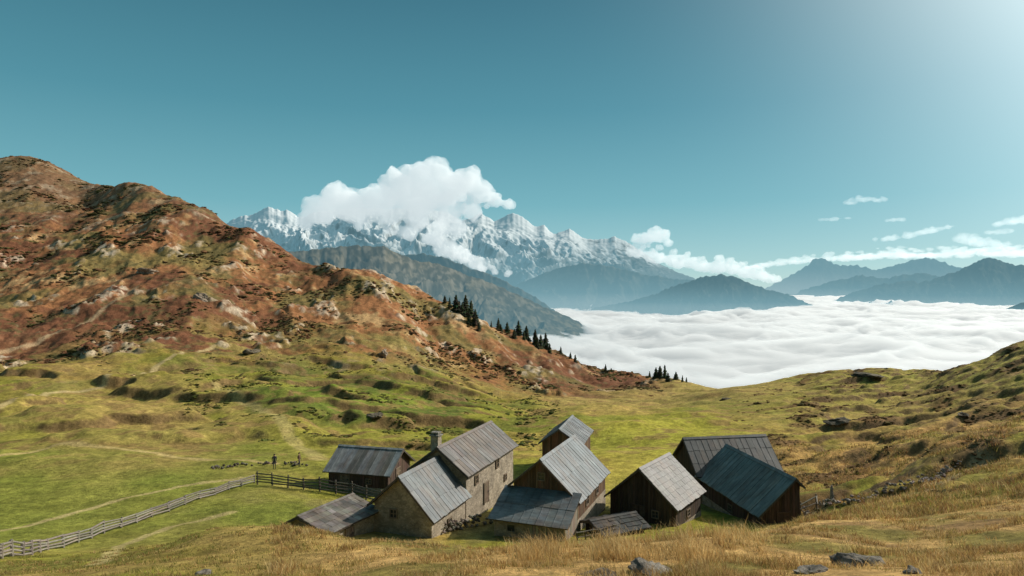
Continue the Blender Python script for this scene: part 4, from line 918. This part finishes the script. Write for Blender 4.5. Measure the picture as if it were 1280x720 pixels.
# ------------------------------------------------------------------ light, sky, camera
S_ = Vector((math.sin(math.radians(SUN_AZ))*math.cos(math.radians(SUN_EL)), math.cos(math.radians(SUN_AZ))*math.cos(math.radians(SUN_EL)), math.sin(math.radians(SUN_EL))))
sl = bpy.data.lights.new('sun', 'SUN'); sl.energy = 5.0; sl.angle = math.radians(0.5); sl.color = (1.0, 0.92, 0.80)
so = bpy.data.objects.new('sun', sl); COL.objects.link(so); so.rotation_euler = S_.to_track_quat('Z', 'Y').to_euler(); so.location = (60, 40, 60)
w = bpy.data.worlds.new('World'); scn.world = w; w.use_nodes = True; nt = w.node_tree; nt.nodes.clear()
sky = nd(nt, 'ShaderNodeTexSky', sky_type='NISHITA'); sky.sun_disc = False; sky.sun_elevation = math.radians(SUN_EL); sky.sun_rotation = math.radians(SUN_AZ)
sky.altitude = 2000; sky.air_density = 1.0; sky.dust_density = 0.6; sky.ozone_density = 1.0
tc = nd(nt, 'ShaderNodeTexCoord'); sp = nd(nt, 'ShaderNodeSeparateXYZ'); nt.links.new(tc.outputs['Generated'], sp.inputs[0])
grad = ramp(nt, sp.outputs['Z'], [(0.0, (0.40, 0.62, 0.64)), (0.035, (0.30, 0.55, 0.58)), (0.12, (0.15, 0.41, 0.46)), (0.25, (0.072, 0.27, 0.33)), (0.40, (0.038, 0.165, 0.215)), (1.0, (0.03, 0.10, 0.14))])
dt = nd(nt, 'ShaderNodeVectorMath', operation='DOT_PRODUCT'); nt.links.new(tc.outputs['Generated'], dt.inputs[0]); dt.inputs[1].default_value = S_
mxn = nd(nt, 'ShaderNodeMath', operation='MAXIMUM'); nt.links.new(dt.outputs['Value'], mxn.inputs[0]); mxn.inputs[1].default_value = 0
pw_ = nd(nt, 'ShaderNodeMath', operation='POWER'); nt.links.new(mxn.outputs[0], pw_.inputs[0]); pw_.inputs[1].default_value = 11.0
glow = mixc(nt, 'MIX', pw_.outputs[0], (0, 0, 0), (3.0, 3.1, 2.9))
tot = mixc(nt, 'ADD', 1.0, grad, glow)
scl = nd(nt, 'ShaderNodeVectorMath', operation='SCALE'); nt.links.new(tot, scl.inputs[0]); scl.inputs['Scale'].default_value = 8.0
fin = mixc(nt, 'MIX', 0.12, scl.outputs[0], sky.outputs[0])
bg = nd(nt, 'ShaderNodeBackground'); bg.inputs['Strength'].default_value = 0.13; nt.links.new(fin, bg.inputs['Color'])
wo = nd(nt, 'ShaderNodeOutputWorld'); nt.links.new(bg.outputs[0], wo.inputs['Surface'])
cam = bpy.data.cameras.new('camera'); cam.lens = 24.0; cam.sensor_width = 36.0; cam.clip_start = 0.1; cam.clip_end = 200000
co_ = bpy.data.objects.new('camera', cam); COL.objects.link(co_); co_.location = (0, 0, 0); co_.rotation_euler = (math.radians(90), 0, 0)
scn.camera = co_
scn.view_settings.view_transform = 'Standard'; scn.view_settings.look = 'None'; scn.view_settings.exposure = 0
